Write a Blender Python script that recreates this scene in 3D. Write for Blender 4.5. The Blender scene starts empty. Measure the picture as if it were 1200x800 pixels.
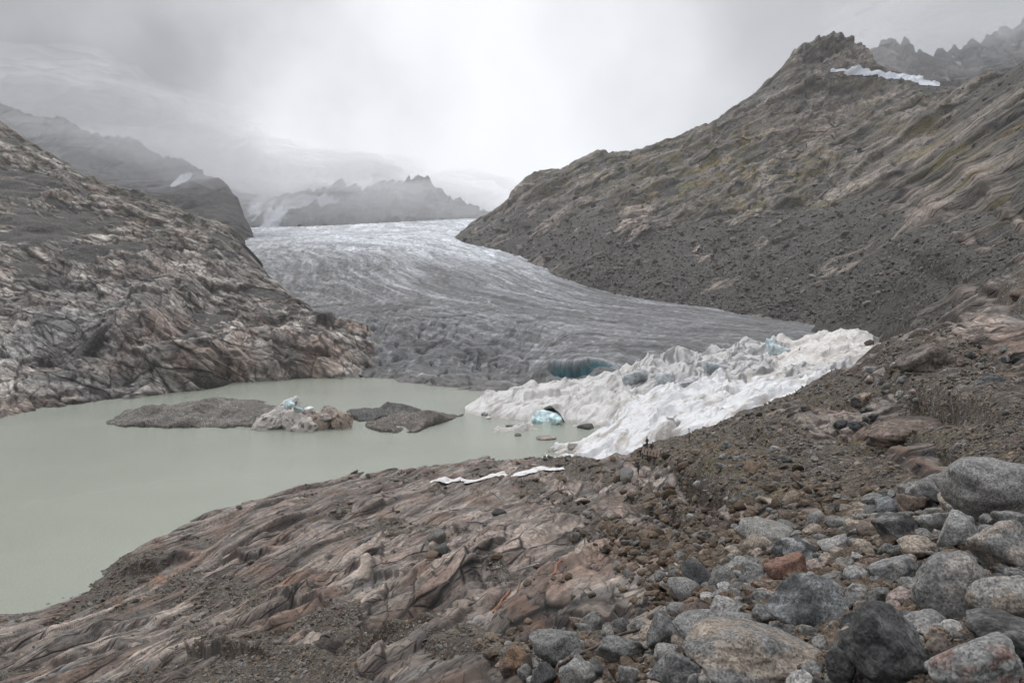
import bpy, math, random
import numpy as np
from mathutils import Vector, Matrix, Euler

rng = np.random.default_rng(7)
random.seed(7)
scene = bpy.context.scene
COL = scene.collection

# ------------------------------------------------------------------ camera
CAMZ, F, HOR = 45.0, 867.0, 350.0
cam_data = bpy.data.cameras.new('camera')
cam_data.sensor_width = 36.0
cam_data.lens = 36.0 * F / 1200.0
cam_data.shift_y = -(400.0 - HOR) / 1200.0
cam_data.clip_start = 0.05
cam_data.clip_end = 20000
cam = bpy.data.objects.new('camera', cam_data)
cam.location = (0, 0, CAMZ)
cam.rotation_euler = (math.radians(90), 0, 0)
COL.objects.link(cam)
scene.camera = cam

# ------------------------------------------------------------------ view
scene.render.engine = 'CYCLES'
scene.view_settings.view_transform = 'Standard'
scene.view_settings.look = 'None'
scene.view_settings.gamma = 1.0
scene.view_settings.exposure = 0.25
scene.view_settings.use_curve_mapping = False
scene.cycles.use_denoising = True
scene.cycles.use_adaptive_sampling = True
scene.cycles.adaptive_threshold = 0.025
scene.cycles.max_bounces = 3
scene.cycles.diffuse_bounces = 2
scene.cycles.glossy_bounces = 2
scene.cycles.transmission_bounces = 2
scene.cycles.volume_bounces = 1
scene.cycles.transparent_max_bounces = 8

# ------------------------------------------------------------------ sky
SUN_EL, SUN_AZ = math.radians(52), math.radians(-25)   # azimuth from +Y towards +X
world = bpy.data.worlds.new('World')
scene.world = world
world.use_nodes = True
wt = world.node_tree
for n in list(wt.nodes): wt.nodes.remove(n)
def W(t, **k):
    n = wt.nodes.new(t)
    for a, b in k.items(): setattr(n, a, b)
    return n
w_out = W('ShaderNodeOutputWorld')
w_bg = W('ShaderNodeBackground')
w_bg.inputs['Strength'].default_value = 0.125
w_sky = W('ShaderNodeTexSky', sky_type='NISHITA', sun_disc=False)
w_sky.sun_elevation = SUN_EL
w_sky.sun_rotation = SUN_AZ
w_tc = W('ShaderNodeTexCoord')
wt.links.new(w_bg.outputs[0], w_out.inputs['Surface'])

def wmath(op, a, b=None, clamp=False):
    n = W('ShaderNodeMath', operation=op); n.use_clamp = clamp
    for i, v in enumerate((a, b)):
        if v is None: continue
        if isinstance(v, (int, float)): n.inputs[i].default_value = v
        else: wt.links.new(v, n.inputs[i])
    return n.outputs[0]
def wlobe(d, lo, hi):
    """soft lobe of the cloud deck round direction d (world space)"""
    v = Vector(d).normalized()
    n = W('ShaderNodeVectorMath', operation='DOT_PRODUCT')
    nm = W('ShaderNodeVectorMath', operation='NORMALIZE')
    wt.links.new(w_warp, nm.inputs[0])
    wt.links.new(nm.outputs[0], n.inputs[0])
    n.inputs[1].default_value = v
    m = W('ShaderNodeMapRange', interpolation_type='SMOOTHSTEP')
    wt.links.new(n.outputs['Value'], m.inputs[0])
    m.inputs[1].default_value = lo; m.inputs[2].default_value = hi
    return m.outputs[0]
# warp direction with noise so that the lobes get cloudy borders
w_n = W('ShaderNodeTexNoise'); w_n.inputs['Scale'].default_value = 3.0
w_n.inputs['Detail'].default_value = 6; w_n.inputs['Roughness'].default_value = 0.5
wt.links.new(w_tc.outputs['Generated'], w_n.inputs['Vector'])
w_s = W('ShaderNodeVectorMath', operation='SUBTRACT'); w_s.inputs[1].default_value = (.5, .5, .5)
wt.links.new(w_n.outputs['Color'], w_s.inputs[0])
w_m = W('ShaderNodeVectorMath', operation='SCALE'); w_m.inputs['Scale'].default_value = 0.5
wt.links.new(w_s.outputs[0], w_m.inputs[0])
w_a = W('ShaderNodeVectorMath', operation='ADD')
wt.links.new(w_tc.outputs['Generated'], w_a.inputs[0]); wt.links.new(w_m.outputs[0], w_a.inputs[1])
w_warp = w_a.outputs[0]
def pdir(px, py): return ((px - 600) / F, 1.0, -(py - HOR) / F)
val = 6.0
br1 = wlobe(pdir(450, 150), 0.86, 0.99)
br2 = wlobe(pdir(600, 210), 0.93, 0.995)
dk1 = wlobe(pdir(-150, 40), 0.82, .998)
dk2 = wlobe(pdir(1330, -60), 0.78, .998)
dk3 = wlobe(pdir(200, 200), 0.965, 1.0)
zen = wlobe((0, 0, 1), .35, .95)
v = wmath('ADD', wmath('MULTIPLY', br1, .6), 6.1)
v = wmath('ADD', v, wmath('MULTIPLY', zen, 4.5))
v = wmath('ADD', v, wmath('MULTIPLY', br2, 0.3))
v = wmath('SUBTRACT', v, wmath('MULTIPLY', dk1, 3.9))
v = wmath('SUBTRACT', v, wmath('MULTIPLY', dk2, 2.7))
v = wmath('SUBTRACT', v, wmath('MULTIPLY', dk3, 1.3))
w_n2 = W('ShaderNodeTexNoise'); w_n2.inputs['Scale'].default_value = 5.0; w_n2.inputs['Detail'].default_value = 8
w_n2.inputs['Roughness'].default_value = 0.55
wt.links.new(w_warp, w_n2.inputs['Vector'])
v = wmath('ADD', v, wmath('MULTIPLY', wmath('SUBTRACT', w_n2.outputs[0], 0.5), 1.1))
v = wmath('MAXIMUM', v, 1.5)
w_c = W('ShaderNodeVectorMath', operation='SCALE'); w_c.inputs[0].default_value = (0.975, 0.99, 1.035)
wt.links.new(v, w_c.inputs['Scale'])
w_mix = W('ShaderNodeMix', data_type='RGBA'); w_mix.inputs[0].default_value = 0.96
wt.links.new(w_sky.outputs[0], w_mix.inputs[6]); wt.links.new(w_c.outputs[0], w_mix.inputs[7])
wt.links.new(w_mix.outputs[2], w_bg.inputs['Color'])

sun_d = bpy.data.lights.new('sun', 'SUN')
sun_d.energy = 1.3; sun_d.angle = math.radians(22); sun_d.color = (1.0, 0.97, 0.93)
sun = bpy.data.objects.new('sun', sun_d)
sv = Vector((math.sin(SUN_AZ) * math.cos(SUN_EL), math.cos(SUN_AZ) * math.cos(SUN_EL), math.sin(SUN_EL)))
sun.rotation_euler = sv.to_track_quat('Z', 'Y').to_euler()
sun.location = (0, 0, 900)
COL.objects.link(sun)

# ------------------------------------------------------------------ noise
def _h(ix, iy, iz, s):
    h = (ix.astype(np.uint32) * np.uint32(374761393) + iy.astype(np.uint32) * np.uint32(668265263)
         + iz * np.uint32(2147483647 & 1274126177) + np.uint32(s * 974711 + 13))
    h = (h ^ (h >> np.uint32(13))) * np.uint32(1274126177)
    h = (h ^ (h >> np.uint32(16))) * np.uint32(2246822519)
    return h ^ (h >> np.uint32(15))
_A = np.arange(256) * (2 * np.pi / 256)
_GX, _GY = np.cos(_A).astype(np.float32), np.sin(_A).astype(np.float32)
def perlin(x, y, s=0):
    x = np.asarray(x, np.float32); y = np.asarray(y, np.float32)
    xi = np.floor(x); yi = np.floor(y); fx = x - xi; fy = y - yi
    ix = xi.astype(np.int32); iy = yi.astype(np.int32)
    u = fx * fx * fx * (fx * (fx * 6 - 15) + 10); w = fy * fy * fy * (fy * (fy * 6 - 15) + 10)
    z = np.uint32(0)
    def g(dx, dy):
        k = (_h(ix + dx, iy + dy, z, s) & np.uint32(255)).astype(np.int32)
        return _GX[k] * (fx - dx) + _GY[k] * (fy - dy)
    a = g(0, 0); b = g(1, 0); c = g(0, 1); d = g(1, 1)
    return ((a + u * (b - a)) * (1 - w) + (c + u * (d - c)) * w) * 1.5
def fbm(x, y, o=4, s=0, gain=.5, lac=2.03):
    t = 0; a = 1.0
    for i in range(o):
        t = t + a * perlin(x, y, s + i * 17); x = x * lac + 7.3; y = y * lac - 3.1; a *= gain
    return t
def ridged(x, y, o=4, s=0, gain=.5):
    t = 0; a = 1.0
    for i in range(o):
        t = t + a * (1 - 2 * np.abs(perlin(x, y, s + i * 17))); x = x * 2.07 + 7.3; y = y * 2.07 - 3.1; a *= gain
    return t
def hash2(ix, iy, s):
    return (_h(ix, iy, np.uint32(0), s) & np.uint32(65535)).astype(np.float32) / 65535
def voronoi(x, y, s=0):
    """distance to nearest, second minus first, and a random value per cell"""
    x = np.asarray(x, np.float32); y = np.asarray(y, np.float32)
    ix = np.floor(x).astype(np.int32); iy = np.floor(y).astype(np.int32)
    d1 = np.full(x.shape, 9., np.float32); d2 = d1.copy(); cid = np.zeros(x.shape, np.float32)
    for dx in (-1, 0, 1):
        for dy in (-1, 0, 1):
            cx = ix + dx; cy = iy + dy
            d = np.hypot(cx + hash2(cx, cy, s) - x, cy + hash2(cx, cy, s + 5) - y)
            m = d < d1
            d2 = np.where(m, d1, np.minimum(d2, d)); cid = np.where(m, hash2(cx, cy, s + 9), cid); d1 = np.where(m, d, d1)
    return d1, d2 - d1, cid
def blur(h, n=1):
    for _ in range(n):
        h = np.pad(h, 1, mode='edge'); h = (h[:-2] + 2 * h[1:-1] + h[2:]) / 4; h = (h[:, :-2] + 2 * h[:, 1:-1] + h[:, 2:]) / 4
    return h.astype(np.float32)
def sstep(a, b, x):
    t = np.clip((x - a) / (b - a), 0, 1); return t * t * (3 - 2 * t)
def facets(c, a, Lc, La, s, off=1., tilt=1.2, wob=.13, bl=.06):
    """jointed blocks: each cell a plane of its own, returns height (-1..1) and a crack mask"""
    x = (c / Lc + wob * fbm(c / Lc / 1.7, a / La / 1.7, 2, s + 40)).astype(np.float32); y = (a / La + wob * fbm(c / Lc / 1.7 + 9, a / La / 1.7, 2, s + 41)).astype(np.float32)
    ix = np.floor(x).astype(np.int32); iy = np.floor(y).astype(np.int32)
    d1 = np.full(x.shape, 9., np.float32); d2 = d1.copy(); h = np.zeros(x.shape, np.float32); h2 = h.copy(); rn = h.copy()
    for dx in (-1, 0, 1):
        for dy in (-1, 0, 1):
            cx = ix + dx; cy = iy + dy; hh = _h(cx, cy, np.uint32(0), s)
            vx = x - cx - (hh & np.uint32(255)).astype(np.float32) / 255; vy = y - cy - ((hh >> np.uint32(8)) & np.uint32(255)).astype(np.float32) / 255
            d = vx * vx + vy * vy
            r1 = ((hh >> np.uint32(16)) & np.uint32(255)).astype(np.float32) / 255 - .5; r2 = ((hh >> np.uint32(24)) & np.uint32(255)).astype(np.float32) / 255 - .5
            hv = off * r1 * 1.4 + tilt * ((r2 - .35) * vx + (r1 + r2) * .8 * vy)
            m = d < d1
            m2 = (~m) & (d < d2)
            h2 = np.where(m, h, np.where(m2, hv, h2)); d2 = np.where(m, d1, np.minimum(d2, d)); h = np.where(m, hv, h); d1 = np.where(m, d, d1); rn = np.where(m, r1 + r2, rn)
    e = np.sqrt(d2) - np.sqrt(d1); w = .5 * (1 - sstep(0, bl, e))
    return h * (1 - w) + h2 * w, e, rn
def ledge(c, a, L, s, el=5.0, wob=.28, edge=.08, sp=None):
    """whaleback ledges: sharp rise, long gentle back; period L across, el*L along"""
    x = c / L + wob * fbm(c / (L * 2.2), a / (L * el), 2, s)
    k = np.floor(x); t = x - k
    r = hash2(k.astype(np.int32), np.floor(a / (L * el * .9) + hash2(k.astype(np.int32), np.int32(3) + np.zeros_like(k, dtype=np.int32), s) * 7).astype(np.int32) * 0, s + 3)
    amp = sstep(-.35, .35, perlin(a / (L * el * .6) + r * 31, k * 3.7 + c / (L * 6), s + 8))
    if sp is not None:
        edge = np.clip(2.6 * sp / L, edge, .5); amp = amp * sstep(.48, .22, sp * 2 / L)
    return np.where(t < edge, t / edge, 1 - (t - edge) / (1 - edge)) * amp

# ------------------------------------------------------------------ surfaces from survey points
def rbf(anchors, vs):
    A = np.array(anchors, float)
    U = np.stack([(A[:, 0] - 600) / F, np.log(A[:, 2]) * vs], 1)
    n = len(A)
    r = np.linalg.norm(U[:, None] - U[None], axis=2)
    K = np.where(r > 0, r * r * np.log(r + 1e-9), 0) + np.eye(n) * 2e-4
    P = np.concatenate([np.ones((n, 1)), U], 1)
    M = np.block([[K, P], [P.T, np.zeros((3, 3))]])
    sol = np.linalg.solve(M, np.concatenate([A[:, 1], np.zeros(3)]))
    def f(px, D):
        u = (px - 600) / F; v = np.log(D) * vs
        t = sol[n] + sol[n + 1] * u + sol[n + 2] * v
        for i in range(n):
            q = (u - U[i, 0]) ** 2 + (v - U[i, 1]) ** 2
            t = t + sol[i] * 0.5 * q * np.log(q + 1e-12)
        return t
    return f
def base_grid(anchors, p0, p1, npx, d0, d1, nd, vs=.6):
    f = rbf(anchors, vs)
    cp = np.linspace(p0, p1, 160); cd = np.exp(np.linspace(math.log(d0), math.log(d1), 200))
    PP, DD = np.meshgrid(cp, cd)
    Y = f(PP, DD)
    # bicubic-ish upsample: linear along each axis of a fine coarse grid, then smooth
    fp = np.linspace(0, 159, npx); fd = np.linspace(0, 199, nd)
    def up(a, t, ax):
        a = np.moveaxis(a, ax, 0); i = np.clip(np.floor(t).astype(int), 0, a.shape[0] - 2); w = (t - i)
        w = w.reshape((-1,) + (1,) * (a.ndim - 1))
        im = np.clip(i - 1, 0, None); ip = np.clip(i + 2, None, a.shape[0] - 1)
        p_1, p0_, p1_, p2_ = a[im], a[i], a[i + 1], a[ip]
        r = p0_ + .5 * w * (p1_ - p_1 + w * (2 * p_1 - 5 * p0_ + 4 * p1_ - p2_ + w * (3 * (p0_ - p1_) + p2_ - p_1)))
        return np.moveaxis(r, 0, ax)
    PY = up(up(Y, fd, 0), fp, 1)
    px = np.linspace(p0, p1, npx)[None, :]; D = np.exp(np.linspace(math.log(d0), math.log(d1), nd))[:, None]
    X = (px - 600) / F * D; Z = CAMZ - (PY - HOR) / F * D
    return (X.astype(np.float32), np.broadcast_to(D, X.shape).astype(np.float32).copy(), Z.astype(np.float32))
def normals(X, Y, Z):
    a = np.stack([np.gradient(q, axis=1) for q in (X, Y, Z)], -1); b = np.stack([np.gradient(q, axis=0) for q in (X, Y, Z)], -1)
    n = np.cross(a, b); n /= np.linalg.norm(n, axis=-1, keepdims=True) + 1e-9
    n *= np.sign(n[..., 2:3] + 1e-9)
    return n.astype(np.float32)
def proj(X, Y, Z): return 600 + F * X / Y, HOR - F * (Z - CAMZ) / Y
def blobs(PX, PY, L):
    m = np.zeros(PX.shape, np.float32)
    for b in L:
        cx, cy, rx, ry, ang = b[:5]; st = b[5] if len(b) > 5 else 1
        c, s = math.cos(math.radians(-ang)), math.sin(math.radians(-ang))
        dx, dy = PX - cx, PY - cy
        q = ((dx * c + dy * s) / rx) ** 2 + ((-dx * s + dy * c) / ry) ** 2
        m = np.maximum(m, st * np.exp(-q * 1.2)) if st > 0 else np.minimum(m, st * np.exp(-q * 1.2))
    return m
def mixc(a, b, t):
    t = np.clip(t, 0, 1)[..., None]; return np.asarray(a, np.float32) * (1 - t) + np.asarray(b, np.float32) * t
def grid_mesh(name, P, colr, mat, keep=None, extra=None, smooth=True, fol=None):
    nd, npx = P.shape[:2]
    idx = np.arange(nd * npx, dtype=np.int32).reshape(nd, npx)
    q = np.stack([idx[:-1, :-1], idx[:-1, 1:], idx[1:, 1:], idx[1:, :-1]], -1).reshape(-1, 4)
    V = P.reshape(-1, 3); C = colr.reshape(-1, colr.shape[-1]); E = None if extra is None else extra.reshape(-1); FO = None if fol is None else np.stack([fol[0], fol[1], 0 * fol[0]], -1).reshape(-1, 3)
    if keep is not None:
        k = keep.reshape(-1)
        q = q[k[q].all(1)]
        used = np.zeros(len(V), bool); used[q] = True
        mp = np.cumsum(used).astype(np.int32) - 1
        q = mp[q]; V = V[used]; C = C[used]
        if E is not None: E = E[used]
        if FO is not None: FO = FO[used]
    return raw_mesh(name, V, q, C, mat, E, smooth, fol=FO)
def raw_mesh(name, V, q, C, mat, E=None, smooth=True, link=True, fol=None):
    me = bpy.data.meshes.new(name)
    me.vertices.add(len(V)); me.vertices.foreach_set('co', np.ascontiguousarray(V, np.float32).ravel())
    w = q.shape[1]
    me.loops.add(len(q) * w); me.loops.foreach_set('vertex_index', np.ascontiguousarray(q, np.int32).ravel())
    me.polygons.add(len(q)); me.polygons.foreach_set('loop_start', np.arange(0, len(q) * w, w, dtype=np.int32))
    me.polygons.foreach_set('loop_total', np.full(len(q), w, np.int32))
    me.polygons.foreach_set('use_smooth', np.full(len(q), smooth, bool))
    if C is not None:
        at = me.attributes.new('tint', 'FLOAT_COLOR', 'POINT')
        c4 = np.ones((len(V), 4), np.float32); c4[:, :3] = np.clip(C[:, :3], 0.004, .95)
        at.data.foreach_set('color', c4.ravel())
    if E is not None:
        at = me.attributes.new('grain', 'FLOAT', 'POINT'); at.data.foreach_set('value', np.ascontiguousarray(E, np.float32))
    if fol is not None:
        at = me.attributes.new('foliation', 'FLOAT_VECTOR', 'POINT'); at.data.foreach_set('vector', np.ascontiguousarray(fol, np.float32).ravel())
    me.update(calc_edges=True)
    me.materials.append(mat)
    o = bpy.data.objects.new(name, me)
    if link: COL.objects.link(o)
    return o

# ------------------------------------------------------------------ materials
def mat_new(name):
    m = bpy.data.materials.new(name); m.use_nodes = True
    nt = m.node_tree
    return m, nt, nt.nodes['Principled BSDF']
def N(nt, t, **k):
    n = nt.nodes.new(t)
    for a, b in k.items(): setattr(n, a, b)
    return n
def rock_mat(name, scale=1.0, gain=.62, rough=.85, amp=.5, bump=.4, bdist=.05, speck=.0, attr=True, base=(.2, .19, .18), tint2=None, streak=None):
    """procedural stone: vertex tint times two noises, mineral specks, bump"""
    m, nt, b = mat_new(name); L = nt.links.new
    tc = N(nt, 'ShaderNodeTexCoord')
    vec = tc.outputs['Object']
    if streak:
        mp = N(nt, 'ShaderNodeMapping'); mp.inputs['Rotation'].default_value = streak[0]; mp.inputs['Scale'].default_value = streak[1]
        L(vec, mp.inputs[0]); vec = mp.outputs[0]
    if attr:
        a = N(nt, 'ShaderNodeAttribute'); a.attribute_name = 'tint'; colr = a.outputs['Color']
    else:
        oi = N(nt, 'ShaderNodeObjectInfo')
        rp = N(nt, 'ShaderNodeValToRGB'); rp.color_ramp.elements[0].color = (*base, 1)
        rp.color_ramp.elements[1].color = (*(tint2 or base), 1); L(oi.outputs['Random'], rp.inputs[0]); colr = rp.outputs[0]
    n1 = N(nt, 'ShaderNodeTexNoise'); n1.inputs['Scale'].default_value = scale; n1.inputs['Detail'].default_value = 9; n1.inputs['Roughness'].default_value = .68
    L(vec, n1.inputs['Vector'])
    mr = N(nt, 'ShaderNodeMapRange'); mr.inputs[1].default_value = .25; mr.inputs[2].default_value = .75
    mr.inputs[3].default_value = gain * (1 - amp); mr.inputs[4].default_value = gain * (1 + amp)
    L(n1.outputs[0], mr.inputs[0])
    mu = N(nt, 'ShaderNodeVectorMath', operation='SCALE'); L(colr, mu.inputs[0]); L(mr.outputs[0], mu.inputs['Scale'])
    out = mu.outputs[0]; hgt = n1.outputs[0]
    if speck > 0:
        v1 = N(nt, 'ShaderNodeTexVoronoi'); v1.inputs['Scale'].default_value = speck; L(tc.outputs['Object'], v1.inputs['Vector'])
        sx = N(nt, 'ShaderNodeSeparateColor'); L(v1.outputs['Color'], sx.inputs[0])
        r2 = N(nt, 'ShaderNodeMapRange'); r2.inputs[1].default_value = 0; r2.inputs[2].default_value = 1
        r2.inputs[3].default_value = .45; r2.inputs[4].default_value = 1.65
        L(sx.outputs[0], r2.inputs[0])
        m2 = N(nt, 'ShaderNodeVectorMath', operation='SCALE'); L(out, m2.inputs[0]); L(r2.outputs[0], m2.inputs['Scale']); out = m2.outputs[0]
    L(out, b.inputs['Base Color'])
    b.inputs['Roughness'].default_value = rough
    b.inputs['Specular IOR Level'].default_value = .35
    bp = N(nt, 'ShaderNodeBump'); bp.inputs['Strength'].default_value = bump; bp.inputs['Distance'].default_value = bdist
    L(hgt, bp.inputs['Height']); L(bp.outputs[0], b.inputs['Normal'])
    return m
def strata_mat(name, unit, gain, peb, crack=1.0, lam=1.0, bump=.6):
    """bedrock with joints and lamination along its own foliation coordinates, loose gravel where 'grain' is 1"""
    m, nt, b = mat_new(name); L = nt.links.new
    def node(t, **k): return N(nt, t, **k)
    def mth(op, x, y=None, z=None, clamp=False):
        n = node('ShaderNodeMath', operation=op); n.use_clamp = clamp
        for i, v in enumerate((x, y, z)):
            if v is None: continue
            if isinstance(v, (int, float)): n.inputs[i].default_value = v
            else: L(v, n.inputs[i])
        return n.outputs[0]
    def mrange(x, a0, a1, b0, b1, smooth=False):
        n = node('ShaderNodeMapRange'); n.interpolation_type = 'SMOOTHSTEP' if smooth else 'LINEAR'
        L(x, n.inputs[0])
        for i, v in zip((1, 2, 3, 4), (a0, a1, b0, b1)): n.inputs[i].default_value = v
        return n.outputs[0]
    def scaled(v, sc):
        n = node('ShaderNodeVectorMath', operation='MULTIPLY'); L(v, n.inputs[0]); n.inputs[1].default_value = sc; return n.outputs[0]
    tc = node('ShaderNodeTexCoord'); pos = tc.outputs['Object']
    ti = node('ShaderNodeAttribute'); ti.attribute_name = 'tint'; fo = node('ShaderNodeAttribute'); fo.attribute_name = 'foliation'
    ga = node('ShaderNodeAttribute'); ga.attribute_name = 'grain'
    fol = fo.outputs['Vector']
    # a little wander on the joints
    wn = node('ShaderNodeTexNoise'); wn.inputs['Scale'].default_value = .5 / unit; wn.inputs['Detail'].default_value = 4; L(pos, wn.inputs[0])
    ws = node('ShaderNodeVectorMath', operation='SCALE'); ws.inputs['Scale'].default_value = .55 * unit; L(wn.outputs['Color'], ws.inputs[0])
    wa = node('ShaderNodeVectorMath', operation='ADD'); L(fol, wa.inputs[0]); L(ws.outputs[0], wa.inputs[1]); fw = wa.outputs[0]
    lines = None; hgt = None; tone = None
    for sc_, wd, am in ((.22, .035, 1.0), (.8, .05, .8), (2.6, .06, .55)):
        v = scaled(fw, (sc_ / unit, sc_ / unit / 2.6, 0))
        vo = node('ShaderNodeTexVoronoi', feature='DISTANCE_TO_EDGE'); vo.inputs['Scale'].default_value = 1; L(v, vo.inputs['Vector'])
        ln = mrange(vo.outputs['Distance'], 0, wd, am, 0, True)
        pn = node('ShaderNodeTexNoise'); pn.inputs['Scale'].default_value = sc_ * .45 / unit; pn.inputs['Detail'].default_value = 2; L(pos, pn.inputs[0])
        ln = mth('MULTIPLY', ln, mrange(pn.outputs[0], .42, .56, 0, 1, True))
        vc_ = node('ShaderNodeTexVoronoi'); vc_.inputs['Scale'].default_value = 1; L(v, vc_.inputs['Vector'])
        sx = node('ShaderNodeSeparateColor'); L(vc_.outputs['Color'], sx.inputs[0])
        t_ = mrange(sx.outputs[0], 0, 1, 1 - .30 * am, 1 + .30 * am)
        lines = ln if lines is None else mth('MAXIMUM', lines, ln); tone = t_ if tone is None else mth('MULTIPLY', tone, t_)
    lines = mth('MULTIPLY', lines, crack)
    lm = node('ShaderNodeTexNoise'); lm.inputs['Scale'].default_value = 1; lm.inputs['Detail'].default_value = 9; lm.inputs['Roughness'].default_value = .72; L(scaled(fw, (1.7 / unit, .45 / unit, 0)), lm.inputs[0])
    lamv = mrange(lm.outputs[0], .32, .68, 1 - .5 * lam, 1 + .5 * lam)
    iso = node('ShaderNodeTexNoise'); iso.inputs['Scale'].default_value = 2.4 / unit; iso.inputs['Detail'].default_value = 10; iso.inputs['Roughness'].default_value = .75; L(pos, iso.inputs[0])
    isov = mrange(iso.outputs[0], .32, .68, .55, 1.45)
    rockv = mth('MULTIPLY', mth('MULTIPLY', tone, lamv), mth('MULTIPLY', isov, mth('SUBTRACT', 1.0, mth('MULTIPLY', lines, .85))))
    # pebbles
    gv = None; gh = None
    for sc_, lo, hi in ((1.0, .45, 1.6), (2.7, .6, 1.4)):
        vo = node('ShaderNodeTexVoronoi'); vo.inputs['Scale'].default_value = sc_ / peb; L(pos, vo.inputs['Vector'])
        sx = node('ShaderNodeSeparateColor'); L(vo.outputs['Color'], sx.inputs[0])
        g1 = mth('MULTIPLY', mrange(mth('POWER', sx.outputs[1], 1.6), 0, 1, lo, hi), mrange(vo.outputs['Distance'], .3, .62, 1, .5, True))
        gv = g1 if gv is None else mth('MULTIPLY', gv, g1)
        hh_ = mrange(vo.outputs['Distance'], 0, .6, 1, 0); gh = hh_ if gh is None else mth('ADD', gh, mth('MULTIPLY', hh_, .4))
    fac = node('ShaderNodeMix', data_type='FLOAT'); L(ga.outputs['Fac'], fac.inputs[0]); L(rockv, fac.inputs[2]); L(gv, fac.inputs[3])
    sc2 = node('ShaderNodeVectorMath', operation='SCALE'); L(ti.outputs['Color'], sc2.inputs[0]); L(mth('MULTIPLY', fac.outputs[0], gain), sc2.inputs['Scale'])
    L(sc2.outputs[0], b.inputs['Base Color'])
    rh = mth('SUBTRACT', mth('ADD', mth('MULTIPLY', lm.outputs[0], .6), mth('MULTIPLY', iso.outputs[0], .5)), mth('MULTIPLY', lines, .6))
    hm_ = node('ShaderNodeMix', data_type='FLOAT'); L(ga.outputs['Fac'], hm_.inputs[0]); L(mth('MULTIPLY', rh, .5 * unit), hm_.inputs[2]); L(mth('MULTIPLY', gh, .35 * peb), hm_.inputs[3])
    bp = node('ShaderNodeBump'); bp.inputs['Strength'].default_value = bump; bp.inputs['Distance'].default_value = 1.0; L(hm_.outputs[0], bp.inputs['Height']); L(bp.outputs[0], b.inputs['Normal'])
    b.inputs['Roughness'].default_value = .78; b.inputs['Specular IOR Level'].default_value = .4
    return m
M_ground = strata_mat('ground rock and gravel', 1.0, .68, .16, lam=.26, crack=1.2)
M_bar = strata_mat('gravel on ice', 1.0, 1.15, .28)
M_hill = strata_mat('hillside rock and scree', 7.0, .70, 1.7)
M_cliff = strata_mat('lakeside polished rock', 5.0, .76, 1.3)
M_far = rock_mat('distant rock', .05, .7, .95, .4, .8, 6)
M_ice = rock_mat('dirty glacier ice', .22, .92, .65, .25, .7, .6)
M_stone = rock_mat('loose stones', 5, .64, .85, .3, .5, .03)

def structure(o): o['kind'] = 'structure'; return o
def stuff(o): o['kind'] = 'stuff'; return o
def thing(o, label, cat, group=None):
    o['label'] = label; o['category'] = cat
    if group: o['group'] = group
    return o

Q = 1.0      # mesh quality
def q_(n): return int(n * Q)

# ------------------------------------------------------------------ water
wm, nt, b = mat_new('milky glacial water'); L = nt.links.new
tc = N(nt, 'ShaderNodeTexCoord')
nz = N(nt, 'ShaderNodeTexNoise'); nz.inputs['Scale'].default_value = .02; nz.inputs['Detail'].default_value = 3; L(tc.outputs['Object'], nz.inputs[0])
rp = N(nt, 'ShaderNodeValToRGB'); rp.color_ramp.elements[0].position = .35; rp.color_ramp.elements[1].position = .65
rp.color_ramp.elements[0].color = (.238, .258, .212, 1); rp.color_ramp.elements[1].color = (.268, .288, .238, 1)
L(nz.outputs[0], rp.inputs[0]); L(rp.outputs[0], b.inputs['Base Color'])
b.inputs['Roughness'].default_value = .16; b.inputs['IOR'].default_value = 1.33
wv = N(nt, 'ShaderNodeTexNoise'); wv.inputs['Scale'].default_value = 1.6; wv.inputs['Detail'].default_value = 4; wv.inputs['Roughness'].default_value = .6
mp = N(nt, 'ShaderNodeMapping'); mp.inputs['Scale'].default_value = (1, 2.2, 1); L(tc.outputs['Object'], mp.inputs[0]); L(mp.outputs[0], wv.inputs[0])
bp = N(nt, 'ShaderNodeBump'); bp.inputs['Strength'].default_value = .8; bp.inputs['Distance'].default_value = .2
L(wv.outputs[0], bp.inputs['Height']); L(bp.outputs[0], b.inputs['Normal'])
me = bpy.data.meshes.new('water')
me.from_pydata([(-700, 20, 0), (160, 20, 0), (160, 560, 0), (-700, 560, 0)], [], [(0, 1, 2, 3)])
me.materials.append(wm)
water = bpy.data.objects.new('water', me); COL.objects.link(water); structure(water)
me = bpy.data.meshes.new('valley_floor')
me.from_pydata([(-3200, -400, -14), (3200, -400, -14), (3200, 4800, -14), (-3200, 4800, -14)], [], [(0, 1, 2, 3)])
me.materials.append(M_far)
at = me.attributes.new('tint', 'FLOAT_COLOR', 'POINT'); at.data.foreach_set('color', [.1, .1, .095, 1] * 4)
o = bpy.data.objects.new('valley_floor', me); COL.objects.link(o); structure(o)

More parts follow.
